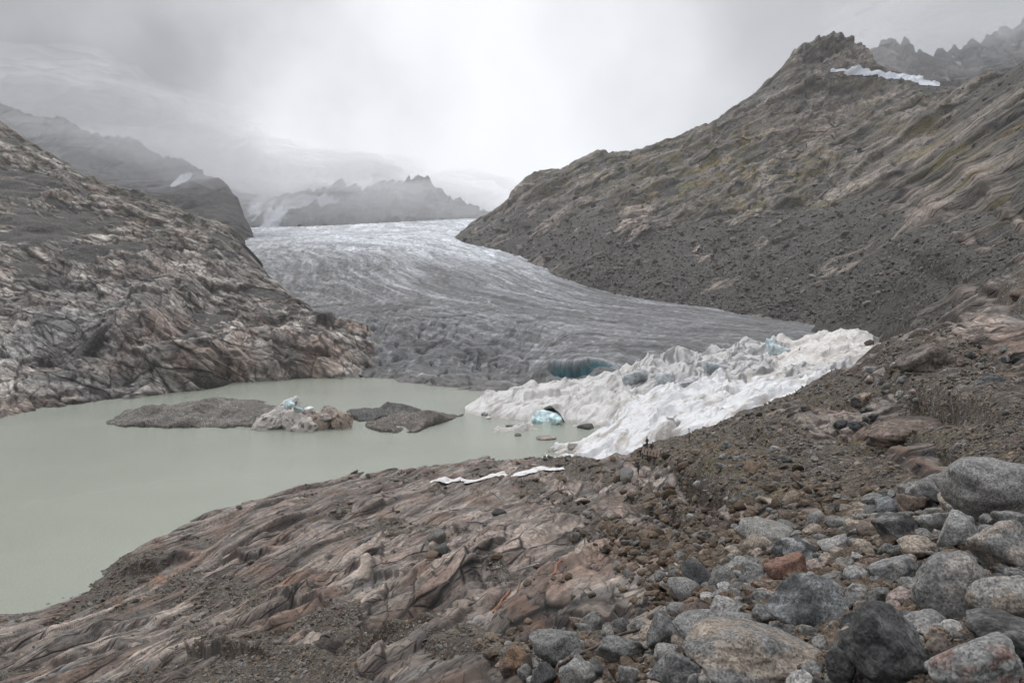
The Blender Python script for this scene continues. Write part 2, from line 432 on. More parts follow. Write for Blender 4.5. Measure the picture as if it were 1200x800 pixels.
# ------------------------------------------------------------------ near ground
def shore(px): return np.interp(px, [-300, 0, 40, 90, 130, 150, 190, 260, 350, 360, 450, 560, 650, 690, 720],
                                [790, 730, 716, 704, 668, 650, 632, 604, 580, 568, 553, 540, 537, 545, 550])
G = []
for px in (-300, -120, 0, 60, 110, 150, 200, 270, 350, 420, 500, 560, 620, 680):
    y = float(shore(px)); D = CAMZ * F / (y - HOR)
    G += [(px, y, D), (px, HOR + (CAMZ + 9) * F / (D * 1.22), D * 1.22), (px, HOR + (CAMZ + 12) * F / (D * 1.7), D * 1.7)]
G += [(-300, 800, 85), (-120, 800, 77), (0, 765, 88), (0, 800, 68), (100, 800, 50), (100, 750, 80), (200, 800, 35), (200, 735, 72), (200, 690, 100),
      (300, 800, 26), (300, 720, 55), (300, 650, 100), (400, 800, 19), (400, 700, 46), (400, 620, 102), (400, 580, 150), (500, 800, 13.5), (500, 700, 34), (500, 630, 70), (500, 575, 140),
      (600, 800, 10), (600, 700, 24), (600, 630, 54), (600, 580, 110), (600, 550, 165),
      (750, 800, 7), (750, 700, 15), (750, 640, 29), (750, 600, 52), (750, 560, 105), (742, 541, 165), (742, 610, 240), (742, 560, 350),
      (830, 800, 6), (830, 700, 11), (830, 620, 24), (830, 560, 52), (830, 512, 135), (830, 600, 200), (830, 500, 350),
      (900, 800, 5.5), (900, 700, 8.8), (900, 600, 22), (900, 540, 42), (900, 500, 78), (900, 477, 112), (900, 560, 170), (900, 440, 300),
      (970, 800, 5.1), (970, 700, 8), (970, 600, 17), (970, 520, 36), (970, 470, 62), (966, 453, 92), (970, 500, 140), (970, 430, 260),
      (1010, 418, 92), (1030, 409, 92), (1010, 460, 140), (1010, 490, 210), (1050, 800, 4.8), (1050, 700, 7.3), (1050, 600, 13.5), (1050, 520, 27), (1050, 460, 46), (1045, 404, 90), (1050, 440, 130), (1050, 480, 220),
      (1120, 700, 6.6), (1120, 600, 11), (1120, 500, 23), (1120, 430, 43), (1120, 372, 82), (1120, 405, 120), (1120, 450, 220),
      (1200, 800, 4.3), (1200, 700, 6), (1200, 600, 9), (1200, 520, 14), (1200, 450, 25), (1200, 390, 44), (1200, 322, 75), (1200, 365, 110), (1200, 430, 220),
      (1350, 700, 5.5), (1350, 500, 12), (1350, 380, 30), (1350, 270, 75), (1350, 310, 120), (1350, 370, 220), (1500, 700, 5), (1500, 400, 20), (1500, 220, 75), (1500, 300, 200),
      (1200, 1150, 2.2), (900, 1060, 2.5), (600, 1100, 3), (300, 1250, 4), (0, 1300, 5), (0, 960, 20), (-300, 1300, 5), (-300, 960, 30), (1500, 1150, 2.2)]
npx, nd = q_(1450), q_(1900)
X, Y, Z = base_grid(G, -330, 1480, npx, 2.2, 360, nd, .55)
Nn = normals(X, Y, Z)
PX, PY = proj(X, Y, Z)
# strike field of the bedrock foliation
def Fint(x):
    xs = np.linspace(-200, 200, 401); th = np.radians(np.interp(xs, [-200, -60, -10, 30, 200], [28, 34, 62, 72, 74]))
    Fy = np.cumsum(np.tan(th)); Fy -= Fy[200]
    return np.interp(x, xs, Fy), np.cos(np.interp(x, xs, th))
FX, CO = Fint(X)
wrp = fbm(X / 34, Y / 34, 3, 41)
cc = (Y - FX).astype(np.float32) * CO.astype(np.float32) * 1.0 + wrp * 2.5
aa = X / np.maximum(CO, .25) + Y * .2
del FX
slabby = blobs(PX, PY, [(330, 640, 260, 70, -14), (90, 760, 160, 40, -8), (640, 640, 150, 40, -35, 1.3), (730, 600, 90, 16, -28, 1.2), (1140, 362, 110, 24, -32, 1.7), (1085, 540, 110, 14, -22, .8),
                        (420, 760, 260, 36, -12, .9), (560, 690, 120, 34, -25, .9), (500, 590, 170, 26, -8, .8), (760, 560, 130, 14, -28, 1.0), (1060, 490, 90, 10, -5, .7), (1000, 420, 50, 18, -38, 1.0), (660, 560, 100, 14, -12, .6)])
# ledge size grows a little with distance from the path: large whalebacks by the lake
near = sstep(60, 12, Y)
sp = (Y * 5.1 / nd * .8).astype(np.float32)
h = 1.5 * ledge(cc, aa, 17, 1, 3.0, sp=sp) * (1 - .75 * near)
h = h + .85 * ledge(cc, aa, 6.5, 2, 3, sp=sp) * (1 - .45 * near)
h = h + .24 * ledge(cc, aa, 2.3, 3, 3, sp=sp) + .07 * ledge(cc, aa, .8, 4, 4, sp=sp) + .02 * ledge(cc, aa, .27, 5, 5, sp=sp)
calm = np.clip(1 - .75 * slabby * (PX > 450), .2, 1)
bq = lambda L_: np.clip(3 * sp / L_, .04, .4)
f1, e1, r1 = facets(cc, aa, 7, 16, 6, 1.1, .7, bl=bq(7)); f2, e2, r2 = facets(cc, aa, 2.2, 5, 7, 1.1, .8, bl=bq(2.2))
fs = sstep(90, 25, Y); f3, e3, r3 = facets(cc, aa, .6, 1.4, 8, 1.1, .8, bl=bq(.6))
h = h * (.25 + .45 * calm) + (.95 * f1 * (1 - .5 * near) + .42 * f2 + .12 * f3 * fs) * calm
crk = sstep(.07, .0, e1) + .8 * sstep(.09, .0, e2) * sstep(160, 60, Y) + .5 * sstep(.10, .0, e3) * fs
crk = crk * (.3 + .7 * calm)
h = h - .25 * np.clip(crk, 0, 1)
rnd = r1 * .6 + r2 * .5 * sstep(200, 90, Y) + r3 * .3 * fs
del f1, f2, f3, e1, e2, e3, r1, r2, r3
h = h + .35 + .4 * np.clip(slabby, 0, 1) + .5 * fbm(X / 14, Y / 14, 2, 11) + .12 * fbm(X / 2, Y / 2, 3, 12)
rubble = blobs(PX, PY, [(880, 580, 190, 60, -22), (1000, 740, 320, 110, -20, 1.3), (230, 690, 100, 34, -12, .9), (1050, 446, 100, 22, -20, .8), (480, 640, 70, 26, -35, .7), (380, 775, 130, 16, -20, .9), (560, 560, 60, 16, -10, .3), (900, 520, 90, 24, -24, .8), (1150, 480, 100, 30, -15, .8)])
grav = .34 + 1.15 * rubble - 1.5 * np.clip(slabby, 0, 1.1) + .55 * fbm(X / 9, Y / 9, 3, 21) + .35 * fbm(cc / 3, aa / 9, 3, 22)
glev = .9 + 1.1 * grav * (1 - .5 * near) + .05 * fbm(X / 1.2, Y / 1.2, 3, 23)
dlt = (glev - h) + .02
glev = glev - 1.3 * np.clip(slabby, 0, 1.1) * (PX > 420)
dlt = (glev - h) + .02
soft = .10 + .002 * Y
gm = sstep(-1, 1, dlt / soft)
hh = np.where(dlt > 0, glev + 0 * h, h)
rr = sstep(10, 30, Y)
d1, d21, cid = voronoi(X * 2.2, Y * 2.2, 3)
d1b, d21b, cidb = voronoi(X * .8, Y * .8, 4)
hh = hh + gm * (.13 * np.clip(.55 - d1, 0, 1) * (cid > .3) + .32 * np.clip(.45 - d1b, 0, 1) * (cidb > .75))
fade = sstep(2.2, 4, Y)
for x_, y_, w_, k_, A_, up_ in ((190, 671, 46, -.28, 3.2, 16), (292, 656, 34, -.24, 2.2, 14), (392, 612, 66, -.34, 2.0, 12), (262, 766, 46, .02, 1.3, 16), (110, 776, 60, -.2, 1.3, 14), (345, 712, 50, -.16, 1.1, 12),
                              (560, 664, 44, -.32, .9, 12), (690, 668, 70, -.42, .75, 14), (640, 716, 50, -.34, .6, 14), (150, 742, 44, -.22, 1.6, 14), (470, 730, 70, -.26, .8, 14), (330, 594, 50, -.3, 1.8, 10), (810, 556, 60, -.42, 1.0, 10), (1110, 408, 60, -.5, .9, 10), (440, 676, 50, -.2, .9, 10)):
    # undercut ledges: rock above the lip stands proud of the ground below it
    d_ = (y_ + k_ * (PX - x_) + 5.0 * fbm(X / 16, Y / 16, 2, 401)) - PY
    hh = hh + .7 * A_ * sstep(-.9, 1.3, d_) * np.exp(-np.clip(d_, 0, None) / up_) * np.exp(-((PX - x_) / w_) ** 4)
hh = blur(hh, 1)
hh = (hh - 1.0) * fade * np.clip(Y / 30, .22, 1)
# shore must stay near the water line
sh = CAMZ * F / (shore(PX) - HOR)
P = np.stack([X, Y, Z], -1) + Nn * hh[..., None]
Zd = P[..., 2]
# colours
n1 = fbm(cc / 5, aa / 22, 4, 31); n2 = fbm(X / 3, Y / 3, 3, 32); n3 = fbm(cc / 1.1, aa / 9, 4, 33)
rock = mixc((.14, .110, .089), (.42, .352, .30), .45 + .8 * n1 + .7 * rnd + .25 * slabby)
rock = mixc(rock, (.21, .21, .205), sstep(.1, .6, n2 + n3 * .4) * .7)
rock = mixc(rock, (.20, .115, .078), sstep(.05, .5, fbm(X / 7, Y / 12, 3, 39)) * .6)
pink = blobs(PX, PY, [(700, 610, 110, 40, -35), (560, 640, 140, 60, -25, .6), (480, 660, 90, 22, -10, .8), (1120, 360, 120, 26, -30, .8), (330, 610, 180, 30, -14, .5)])
rock = mixc(rock, (.46, .36, .31), pink * sstep(-.3, .5, n1) * .8)
orange = blobs(PX, PY, [(200, 690, 50, 9, -26, 1.3), (330, 680, 34, 20, 0, 1.2), (370, 690, 40, 20, 0, .8), (195, 688, 55, 9, -24, 1.1), (140, 712, 24, 10, -40, 1), (620, 720, 60, 12, -30, 1.1), (560, 740, 50, 10, -25, .8), (1085, 545, 90, 10, -24, 1.1), (930, 600, 60, 20, -20, .4), (650, 700, 40, 20, -30, .5), (520, 730, 120, 20, -20, .3)])
orange = orange * sstep(.1, .5, orange + .35 * n3)
rock = mixc(rock, (.27, .135, .08), orange * .65)
dark = sstep(.25, .75, n3 * .9 + fbm(cc / .5, aa / 6, 3, 35) * .6)
rock = mixc(rock, (.04, .032, .03), np.clip(dark * .40 + .6 * crk, 0, .85))
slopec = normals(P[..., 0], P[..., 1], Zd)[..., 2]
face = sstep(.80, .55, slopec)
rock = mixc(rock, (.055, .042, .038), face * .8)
gcol = mixc((.175, .134, .096), (.27, .218, .160), .5 + fbm(X / 4, Y / 4, 3, 36))
gcol = gcol * (0.8 + .4 * cid)[..., None]
gcol = mixc(gcol, np.stack([.12 + .25 * cidb, .115 + .22 * cidb, .11 + .20 * cidb], -1), sstep(.36, .30, d1b) * (cidb > .6))
mossz = blobs(PX, PY, [(860, 560, 170, 50, -22), (1000, 500, 130, 40, -20, .9), (760, 640, 120, 24, -20, .7), (1100, 520, 130, 30, -15, .7), (480, 640, 60, 30, -30, .5), (100, 750, 120, 30, 0, .35), (1080, 400, 60, 14, -20, .6), (700, 730, 120, 20, -20, .6)])
mn = fbm(X / 1.1, Y / 1.1, 4, 37)
moss = mossz * sstep(-.25, .25, mn)
mc = mixc((.17, .14, .04), (.27, .145, .045), sstep(-.3, .4, fbm(X / 2.5, Y / 2.5, 2, 38)))
gcol = mixc(gcol, mc, moss * .85)
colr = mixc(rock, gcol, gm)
wet = sstep(1.0, .1, Zd)
colr = colr * (1 - .45 * wet)[..., None]
G_grid = dict(P=P, gm=gm, moss=moss, colr=colr, rubble=rubble, near=near, slabby=slabby)
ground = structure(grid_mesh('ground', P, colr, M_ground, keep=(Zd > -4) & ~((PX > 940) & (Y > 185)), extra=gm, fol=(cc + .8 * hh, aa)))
gPX, gPY = proj(P[..., 0], P[..., 1], P[..., 2])
gcols = np.linspace(-330, 1480, npx)
def pick(px, py, maxD=300, minD=2.5):
    """first ground point seen through photo pixel (px, py)"""
    j = int(np.clip(round((px + 330) / 1810 * (npx - 1)), 0, npx - 1))
    cy = gPY[:, j]; i0 = np.searchsorted(P[:, j, 1], minD)
    run = np.where(cy[i0:] <= py)[0]
    i = i0 + (run[0] if len(run) else nd - 1 - i0)
    return Vector(P[i, j].tolist()), Vector(Nn[i, j].tolist())

def gz(x, y):
    col = int(np.clip(round((600 + F * x / y + 330) / 1810 * (npx - 1)), 0, npx - 1)); r = int(np.clip(np.searchsorted(P[:, col, 1], y), 3, nd - 4))
    return float(P[r - 3:r + 4, col, 2].max())
# ------------------------------------------------------------------ glacier
def gl_edge(px): return np.interp(px, [440, 460, 500, 560, 620, 700], [443, 446, 452, 461, 468, 480])
GA = []
for px in (380, 450, 500, 560, 620, 680):
    y = float(gl_edge(px)); D = CAMZ * F / (y - HOR)
    GA += [(px, y, D), (px, HOR + (CAMZ + 8) * F / (D * .93), D * .93)]
GA += [(200, 300, 900), (200, 285, 1300), (200, 273, 1900), (280, 400, 520), (330, 345, 640), (300, 300, 850), (280, 285, 1200), (280, 274, 1800),
       (400, 390, 490), (400, 340, 620), (400, 300, 860), (400, 283, 1200), (400, 270, 1900),
       (460, 420, 445), (460, 380, 500), (460, 350, 590), (500, 420, 425), (500, 380, 480), (500, 335, 640), (500, 300, 900), (500, 280, 1250), (500, 264, 1900),
       (560, 430, 410), (560, 390, 455), (560, 345, 600), (560, 320, 760), (560, 285, 1250), (560, 259, 2000), (640, 262, 1900), (640, 340, 700), (640, 300, 1100),
       (620, 440, 385), (620, 400, 440), (620, 360, 560), (700, 442, 350), (700, 400, 420), (700, 360, 590), (700, 340, 800), (800, 430, 345), (800, 395, 415), (800, 360, 600), (800, 340, 900),
       (900, 424, 335), (900, 392, 410), (900, 370, 600), (1000, 420, 315), (1000, 394, 410), (1000, 375, 600), (1100, 410, 300), (1100, 380, 600),
       (700, 540, 280), (740, 530, 250), (800, 525, 240), (900, 505, 230), (1000, 490, 220), (700, 505, 310), (640, 530, 300), (640, 480, 340)]
npx2, nd2 = q_(1150), q_(900)
X, Y, Z = base_grid(GA, 180, 1120, npx2, 225, 2100, nd2, .9)
PX, PY = proj(X, Y, Z); Nn2 = normals(X, Y, Z)
gY = np.interp(Y, [250, 380, 450, 560, 650, 900, 1500, 2100], [330, 230, 156, 55, -30, -120, -294, -400])
cf = X - gY + 10 * fbm(X / 120, Y / 120, 3, 51)
lob = sstep(690, 560, PX) * sstep(345, 395, PY)          # the crevassed snout over the lake
rad = np.hypot(X + 60, Y - 900); ang = np.arctan2(X + 60, 900 - Y) * 300
cre = ridged(ang / 7 + 1.2 * fbm(X / 20, Y / 20, 2, 55), rad / 34, 4, 52)
cre2 = ridged(X / 6.5 + 2.0 * fbm(X / 25, Y / 25, 2, 56), Y / 16, 3, 53)
crm = sstep(1.15, 1.55, cre + .25 * fbm(X / 30, Y / 30, 2, 54))
flow = fbm(cf / 9, Y / 170, 5, 57, .6); flow2 = fbm(cf / 3, Y / 60, 4, 58, .6)
serac = blobs(PX, PY, [(400, 325, 70, 36, 20), (470, 385, 60, 30, 0, .8), (340, 300, 60, 12, 10, .8)])
far_ = sstep(400, 1500, Y)
gf, ge, gr = facets(X, Y, 9, 15, 67, .8, 1.2, .5)
hh = .45 * lob * gf + .5 * flow * (1 - .6 * lob) * (1 + far_) + .3 * flow2 * (1 + far_) - 2.6 * crm * lob + 2.5 * serac * ridged(X / 7, Y / 16, 4, 59) + .7 * fbm(X / 7, Y / 7, 4, 60) + lob * 2.0 * fbm(X / 30, Y / 22, 3, 61)
# the wide crevasse with the blue ice, a pocket in the snout beside the covers
hole = np.exp(-(((PX - 668) / 23) ** 2 + ((PY - 433) / 7.0) ** 2) ** 4)
hole2 = np.exp(-(((PX - 700) / 16) ** 2 + ((PY - 428) / 3.0) ** 2) ** 2)
rimm = np.exp(-((((PX - 672) / 36) ** 2 + ((PY - 436) / 16.0) ** 2) ** .5 - 1) ** 2 * 12)
hh = hh - 11 * hole - 3 * hole2 + 1.5 * rimm * (PY < 440)
hh = blur(hh, 1)
P2 = np.stack([X, Y, Z], -1) + Nn2 * hh[..., None]
whit = sstep(332, 282, PY + (PX - 560) * -.10) * .8 + .16 * sstep(385, 340, PY - (PX - 600) * .10)
ic = mixc((.098, .100, .103), (.52, .55, .59), np.clip(whit + .30 * flow + .10 * flow2, 0, 1))
ic = mixc(ic, (.105, .10, .098), sstep(.1, .7, fbm(cf / 5, Y / 90, 4, 62) + .35 * flow2) * (.75 - .5 * np.clip(whit, 0, 1)))
ic = mixc(ic, (.30, .31, .315), sstep(.2, .8, fbm(X / 4, Y / 9, 3, 63)) * .5)
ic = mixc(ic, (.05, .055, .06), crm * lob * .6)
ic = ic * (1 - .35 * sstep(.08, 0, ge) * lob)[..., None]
lowr = blobs(PX, PY, [(880, 382, 110, 12, 3), (760, 372, 120, 9, 5, .6), (540, 450, 60, 10, 10, 1)])
ic = mixc(ic, (.105, .10, .10), lowr * .7)
ic = mixc(ic, (.13, .12, .11), serac * sstep(.0, .6, fbm(X / 5, Y / 14, 3, 64)) * .5)
ic = mixc(ic, (.01, .08, .10), np.clip(hole * 1.6 + hole2 * 1.2, 0, 1))
ic = mixc(ic, (.06, .26, .32), hole * sstep(.1, .5, fbm(PX / 9, PY / 3, 2, 66) + .3 * (PY > 438)) * .8)
zshore = sstep(5, 0, P2[..., 2])
ic = mixc(ic, (.12, .11, .10), zshore * .6)
M_glac = strata_mat('dirty glacier ice', 7.0, .95, 1.0, crack=.6, lam=.5, bump=.35)
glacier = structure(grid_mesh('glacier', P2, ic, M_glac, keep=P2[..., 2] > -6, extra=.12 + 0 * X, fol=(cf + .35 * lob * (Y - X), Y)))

# ------------------------------------------------------------------ right hillside
HA = []
base = [(430, 300, 1750), (520, 292, 1350), (600, 326, 1000), (700, 347, 800), (800, 362, 670), (900, 378, 560), (970, 390, 480), (1040, 392, 330), (1110, 398, 190), (1200, 380, 130), (1350, 360, 110)]
for px, y, D in base: HA += [(px, y, D), (px, y + 60, D * .80)]
ridge = [(430, 330, 1900), (520, 287, 1500), (565, 256, 1400), (600, 226, 1330), (640, 199, 1280), (700, 182, 1230), (790, 162, 1180), (860, 127, 1150), (900, 97, 1120), (935, 62, 1110),
         (965, 52, 1120), (1003, 50, 1140), (1022, 84, 1150), (1060, 86, 1120), (1110, 102, 1000), (1160, 86, 800), (1200, 74, 680), (1350, 0, 560)]
for px, y, D in ridge: HA += [(px, y, D), (px, y + 70, D * 1.25)]
HA += [(600, 280, 1130), (700, 290, 900), (700, 240, 1020), (800, 300, 790), (800, 230, 960), (900, 310, 670), (900, 230, 830), (900, 150, 1000),
       (1000, 330, 470), (1000, 270, 620), (1000, 200, 830), (1000, 130, 1010), (1060, 340, 330), (1060, 270, 490), (1060, 190, 690), (1060, 130, 900),
       (1120, 330, 250), (1120, 270, 360), (1120, 200, 520), (1120, 140, 720), (1200, 330, 165), (1200, 280, 230), (1200, 220, 330), (1200, 150, 470), (1350, 250, 170), (1350, 120, 330)]
npx3, nd3 = q_(1200), q_(1600)
X, Y, Z = base_grid(HA, 470, 1460, npx3, 90, 1800, nd3, 1.0)
PX, PY = proj(X, Y, Z); Nn3 = normals(X, Y, Z)
S = Z * 1.3 + Y * .35                     # distance up the slope
# slabs dip down-left: strike runs up to the right in the picture
th = math.radians(35)
ch = (-X * math.sin(th) + S * math.cos(th)) + 5 * fbm(X / 60, S / 60, 3, 71)
ah = (X * math.cos(th) + S * math.sin(th))
dsc = np.clip(Y / 600, .35, 1.6)
slabs = blobs(PX, PY, [(760, 270, 50, 22, -30), (820, 292, 34, 14, -40, 1), (640, 265, 60, 16, -25, .5), (1080, 232, 60, 12, -38, 1.2), (1140, 205, 60, 12, -38, 1.1), (1130, 282, 90, 10, -27, 1.1), (1180, 250, 50, 8, -35, 1),
                       (1130, 345, 80, 12, -30, .9), (1190, 300, 60, 14, -30, .9), (1090, 325, 60, 9, -30, .6), (590, 300, 60, 12, 30, .6), (560, 275, 40, 12, -30, .6)])
rk = 9 * ledge(ch, ah, 70, 6, 3) + 5 * ledge(ch, ah, 24, 7, 4) + 2.4 * ledge(ch, ah, 9, 8, 5) + 1.0 * ledge(ch, ah, 3.6, 9, 5)
f1, e1, r1 = facets(ch, ah, 26, 60, 61, .9, 1.2); f2, e2, r2 = facets(ch, ah, 9, 20, 62, .9, 1.3); f3, e3, r3 = facets(ch, ah, 3.2, 7, 63, .9, 1.2)
rk = rk * .6 + 5 * f1 + 2.4 * f2 + .9 * f3
crk = sstep(.06, 0, e1) * .6 + .9 * sstep(.09, 0, e2) + .6 * sstep(.12, 0, e3)
rk = rk - 1.2 * np.clip(crk, 0, 1)
rk = rk + 2.5 * np.clip(slabs, 0, 1) + 5 * fbm(X / 60, S / 60, 4, 72) + 1.2 * ridged(X / 14, S / 20, 3, 73)
upper = sstep(265, 215, PY - 12 * fbm(PX / 60, PY / 60, 2, 74)) * sstep(1200, 900, PX + 0 * PY) + blobs(PX, PY, [(1100, 180, 130, 50, -38, 1), (1180, 150, 60, 60, -30, 1), (960, 80, 60, 40, 0, 1.2), (760, 200, 160, 40, 0, 1)])
scl = 6.5 + 7.0 * fbm(X / 80, S / 80, 3, 75) * .6 - 10 * np.clip(upper, 0, 1.2) - 2.5 * slabs + 1.5 * sstep(260, 320, PY)
dlt = scl - rk; gm3 = sstep(-1, 1, dlt / 1.2)
hh = np.where(dlt > 0, scl, rk) - 6
v1, v2, vc = voronoi(X / 2.6, S / 2.6, 11)
v1b, v2b, vcb = voronoi(X / 8, S / 8, 12)
hh = hh + gm3 * (1.6 * np.clip(.5 - v1, 0, 1) * (vc > .45) + 2.6 * np.clip(.33 - v1b, 0, 1) * (vcb > .8)) + .4 * fbm(X / 5, S / 5, 3, 76)
pk = blobs(PX, PY, [(975, 55, 50, 28, 0)])
hh = blur(hh, 1)
hh = hh * np.clip(Y / 300, .3, 1) + pk * 9 * ridged(X / 26, Z / 60, 4, 77)
P3 = np.stack([X, Y, Z], -1) + Nn3 * hh[..., None]
n1 = fbm(ch / 14, ah / 60, 4, 81); n2 = fbm(X / 40, S / 40, 4, 82); n3 = fbm(ch / 4, ah / 22, 4, 83)
rock = mixc((.085, .078, .068), (.29, .25, .215), .40 + .8 * n1 + .3 * n3 + .6 * r1 + .5 * r2 + .3 * r3)
rock = mixc(rock, (.36, .285, .25), np.clip(slabs * 1.3, 0, 1) * sstep(-.5, .3, n1 + n3 * .5) * .8)
rock = mixc(rock, (.27, .20, .17), blobs(PX, PY, [(930, 150, 80, 30, 0, .9), (960, 118, 60, 14, 0, .6)]) * sstep(-.2, .4, n2) * .7)
rock = mixc(rock, (.03, .028, .03), np.clip(sstep(.2, .8, n3 + .5 * fbm(X / 6, S / 14, 3, 84)) * .6 + .55 * crk, 0, .85))
mossr = blobs(PX, PY, [(820, 190, 200, 60, 0, 1), (1100, 170, 130, 50, -38, 1), (900, 240, 120, 20, 0, .8), (1180, 130, 50, 50, 0, .9), (650, 225, 70, 26, -20, .5), (930, 100, 60, 16, -30, .3)])
mossr = mossr * sstep(-.15, .35, fbm(X / 22, S / 22, 5, 85, .6)) * .85
rock = mixc(rock, mixc((.105, .108, .03), (.19, .13, .035), .5 + fbm(X / 30, S / 30, 2, 86)), mossr * .95)
gc = mixc((.090, .080, .068), (.150, .134, .115), .5 + fbm(ch / 20, ah / 120, 4, 87)) * (.72 + .6 * vc * (1 - .4 * sstep(.2, .5, v1)))[..., None]
gc = mixc(gc, (.26, .24, .22), ((vcb > .9) & (v1b < .22)).astype(np.float32) * .6 * gm3)
gc = mixc(gc, (.08, .085, .035), mossr * .4)
ch3 = mixc(rock, gc, gm3)
slp = normals(P3[..., 0], P3[..., 1], P3[..., 2])[..., 2]
sy_ = 84 + (PX - 975) * .085 - 3 * np.sin(np.clip((PX - 975) / 135, 0, 1) * 3.14); st_ = 1.6 + 4.0 * np.clip((PX - 975) / 135, 0, 1) ** .7 * np.clip((1118 - PX) / 20, 0, 1)
snow = np.clip(1.6 - 1.1 * np.abs(PY - sy_) / st_ + .25 * perlin(PX / 12, PY / 5, 5), 0, 1) * (PX > 972) * (PX < 1116)
PXh, PYh = PX, PY
hillside = structure(grid_mesh('hillside', P3, ch3, M_hill, extra=gm3, fol=(ch + .4 * hh, ah)))
M_snow = rock_mat('old snow', .12, 1.0, .7, .10, .4, .5)
snq = blur(np.clip(snow, 0, 1).astype(np.float32), 2); keepS = snq > .35
structure(grid_mesh('snow_field', P3 + Nn3 * (.3 + 1.5 * snq)[..., None], np.broadcast_to(np.array((.44, .465, .50), np.float32), P3.shape), M_snow, keep=keepS))

# ------------------------------------------------------------------ left mountain
LA = []
wl = [(-250, 520), (0, 490), (60, 481), (150, 470), (200, 460), (280, 448), (350, 444), (450, 443), (480, 447)]
for px, y in wl:
    D = CAMZ * F / (y - HOR); LA += [(px, y, D), (px, HOR + (CAMZ + 9) * F / (D * .93), D * .93)]
lr = [(-250, 20, 800), (0, 143, 760), (40, 167, 760), (80, 197, 770), (130, 228, 770), (200, 262, 770), (250, 282, 760), (290, 291, 740), (330, 330, 640), (375, 364, 560), (400, 378, 520), (440, 386, 500), (462, 408, 470), (475, 430, 448)]
for px, y, D in lr: LA += [(px, y, D), (px, y + 45, D * 1.2)]
LA += [(0, 420, 330), (0, 350, 410), (0, 300, 480), (0, 240, 570), (0, 190, 660), (100, 430, 345), (100, 370, 410), (100, 320, 480), (100, 270, 590), (200, 420, 365), (200, 370, 425), (200, 320, 520),
       (210, 390, 400), (300, 410, 425), (300, 385, 455), (300, 345, 540), (380, 410, 445), (380, 392, 480), (440, 410, 450), (-250, 400, 330), (-250, 200, 560)]
npx4, nd4 = q_(1000), q_(1250)
X, Y, Z = base_grid(LA, -260, 480, npx4, 255, 980, nd4, 1.2)
PX, PY = proj(X, Y, Z); Nn4 = normals(X, Y, Z)
S = Z * 1.25 + Y * .4
th = np.radians(-38)
wv_ = 8 * fbm(X / 110, S / 110, 2, 91)
cl = (-X * np.sin(th) + S * np.cos(th)) + wv_; al = (X * np.cos(th) + S * np.sin(th))
rk = 10 * ledge(cl, al, 44, 21, 2.2, 1.1) + 6 * ledge(cl, al, 17, 22, 2.6, 1.0) + 3.0 * ledge(cl, al, 7, 23, 3, 1.0) + 1.1 * ledge(cl, al, 2.8, 24, 4)
jt = ridged(al / 16 + .8 * fbm(X / 12, S / 12, 2, 92), cl / 60, 2, 93)
jm = sstep(1.25, 1.45, jt)
f1, e1, r1 = facets(cl, al, 17, 34, 64, .9, 1.3); f2, e2, r2 = facets(cl, al, 6.5, 14, 65, .9, 1.3); f3, e3, r3 = facets(cl, al, 2.4, 5.5, 66, .9, 1.2)
rk = rk * .42 + 3.4 * f1 + 1.7 * f2 + .6 * f3
crk = sstep(.09, 0, e1) * .9 + .9 * sstep(.12, 0, e2) + .3 * sstep(.16, 0, e3)
rk = rk - .7 * np.clip(crk, 0, 1) - 1.6 * jm + 2.0 * fbm(X / 26, S / 26, 3, 94)
cliff = blobs(PX, PY, [(300, 420, 140, 26, 2, 1), (180, 360, 90, 40, 30, .6)])
rk = rk + 9 * sstep(.15, .6, cliff)
upz = sstep(330, 240, PY)
slabz = blobs(PX, PY, [(110, 330, 200, 50, 30, 1), (60, 430, 130, 60, 0, 1.1), (320, 415, 120, 30, 0, 1), (170, 200, 60, 20, 20, .3), (260, 330, 80, 40, 35, .8), (90, 260, 100, 20, 10, .3), (60, 380, 100, 30, 20, .9)])
darkg = blobs(PX, PY, [(60, 270, 80, 24, 0, 1), (40, 225, 60, 24, 0, .7), (130, 385, 60, 8, 34, 1.1), (200, 410, 60, 10, 30, 1), (230, 300, 90, 12, 8, .6), (240, 445, 50, 10, -5, .9), (370, 388, 70, 7, 5, .9), (130, 290, 120, 8, 5, .7)])
scl = -.4 + 8 * darkg - 4 * slabz + 4 * fbm(X / 40, S / 34, 3, 95)
dlt = scl - rk; gm4 = sstep(-1, 1, dlt / 1.0)
hh = blur(np.where(dlt > 0, scl, rk) - 4, 1)
v1, v2, vc = voronoi(X / 1.8, S / 1.8, 13)
hh = hh + gm4 * .9 * np.clip(.5 - v1, 0, 1) * (vc > .5)
P4 = np.stack([X, Y, Z], -1) + Nn4 * hh[..., None]
n1 = fbm(cl / 7, al / 26, 4, 96); n2 = fbm(X / 30, S / 30, 4, 97); n3 = fbm(cl / 2.2, al / 12, 4, 98)
rock = mixc((.14, .12, .105), (.52, .47, .42), .42 + .7 * n1 + .3 * n2 + .7 * r1 + .5 * r2 + .3 * r3)
rock = mixc(rock, (.34, .24, .19), sstep(.1, .6, n2 + .3 * n1 + blobs(PX, PY, [(300, 425, 130, 22, 0, .5), (180, 395, 50, 20, 0, .5), (110, 210, 60, 14, 20, .8), (20, 450, 40, 40, 0, .3), (400, 385, 60, 12, 10, .5)])) * .6)
rock = mixc(rock, (.26, .265, .26), blobs(PX, PY, [(60, 385, 120, 44, 24, 1), (100, 440, 110, 26, -6, .8)]) * .8)
rock = mixc(rock, (.03, .026, .025), sstep(.1, .6, n3 + .4 * fbm(X / 3, S / 8, 3, 99)) * .6)
rock = mixc(rock, (.03, .026, .025), np.clip(jm * .7 + crk * .6, 0, .85))
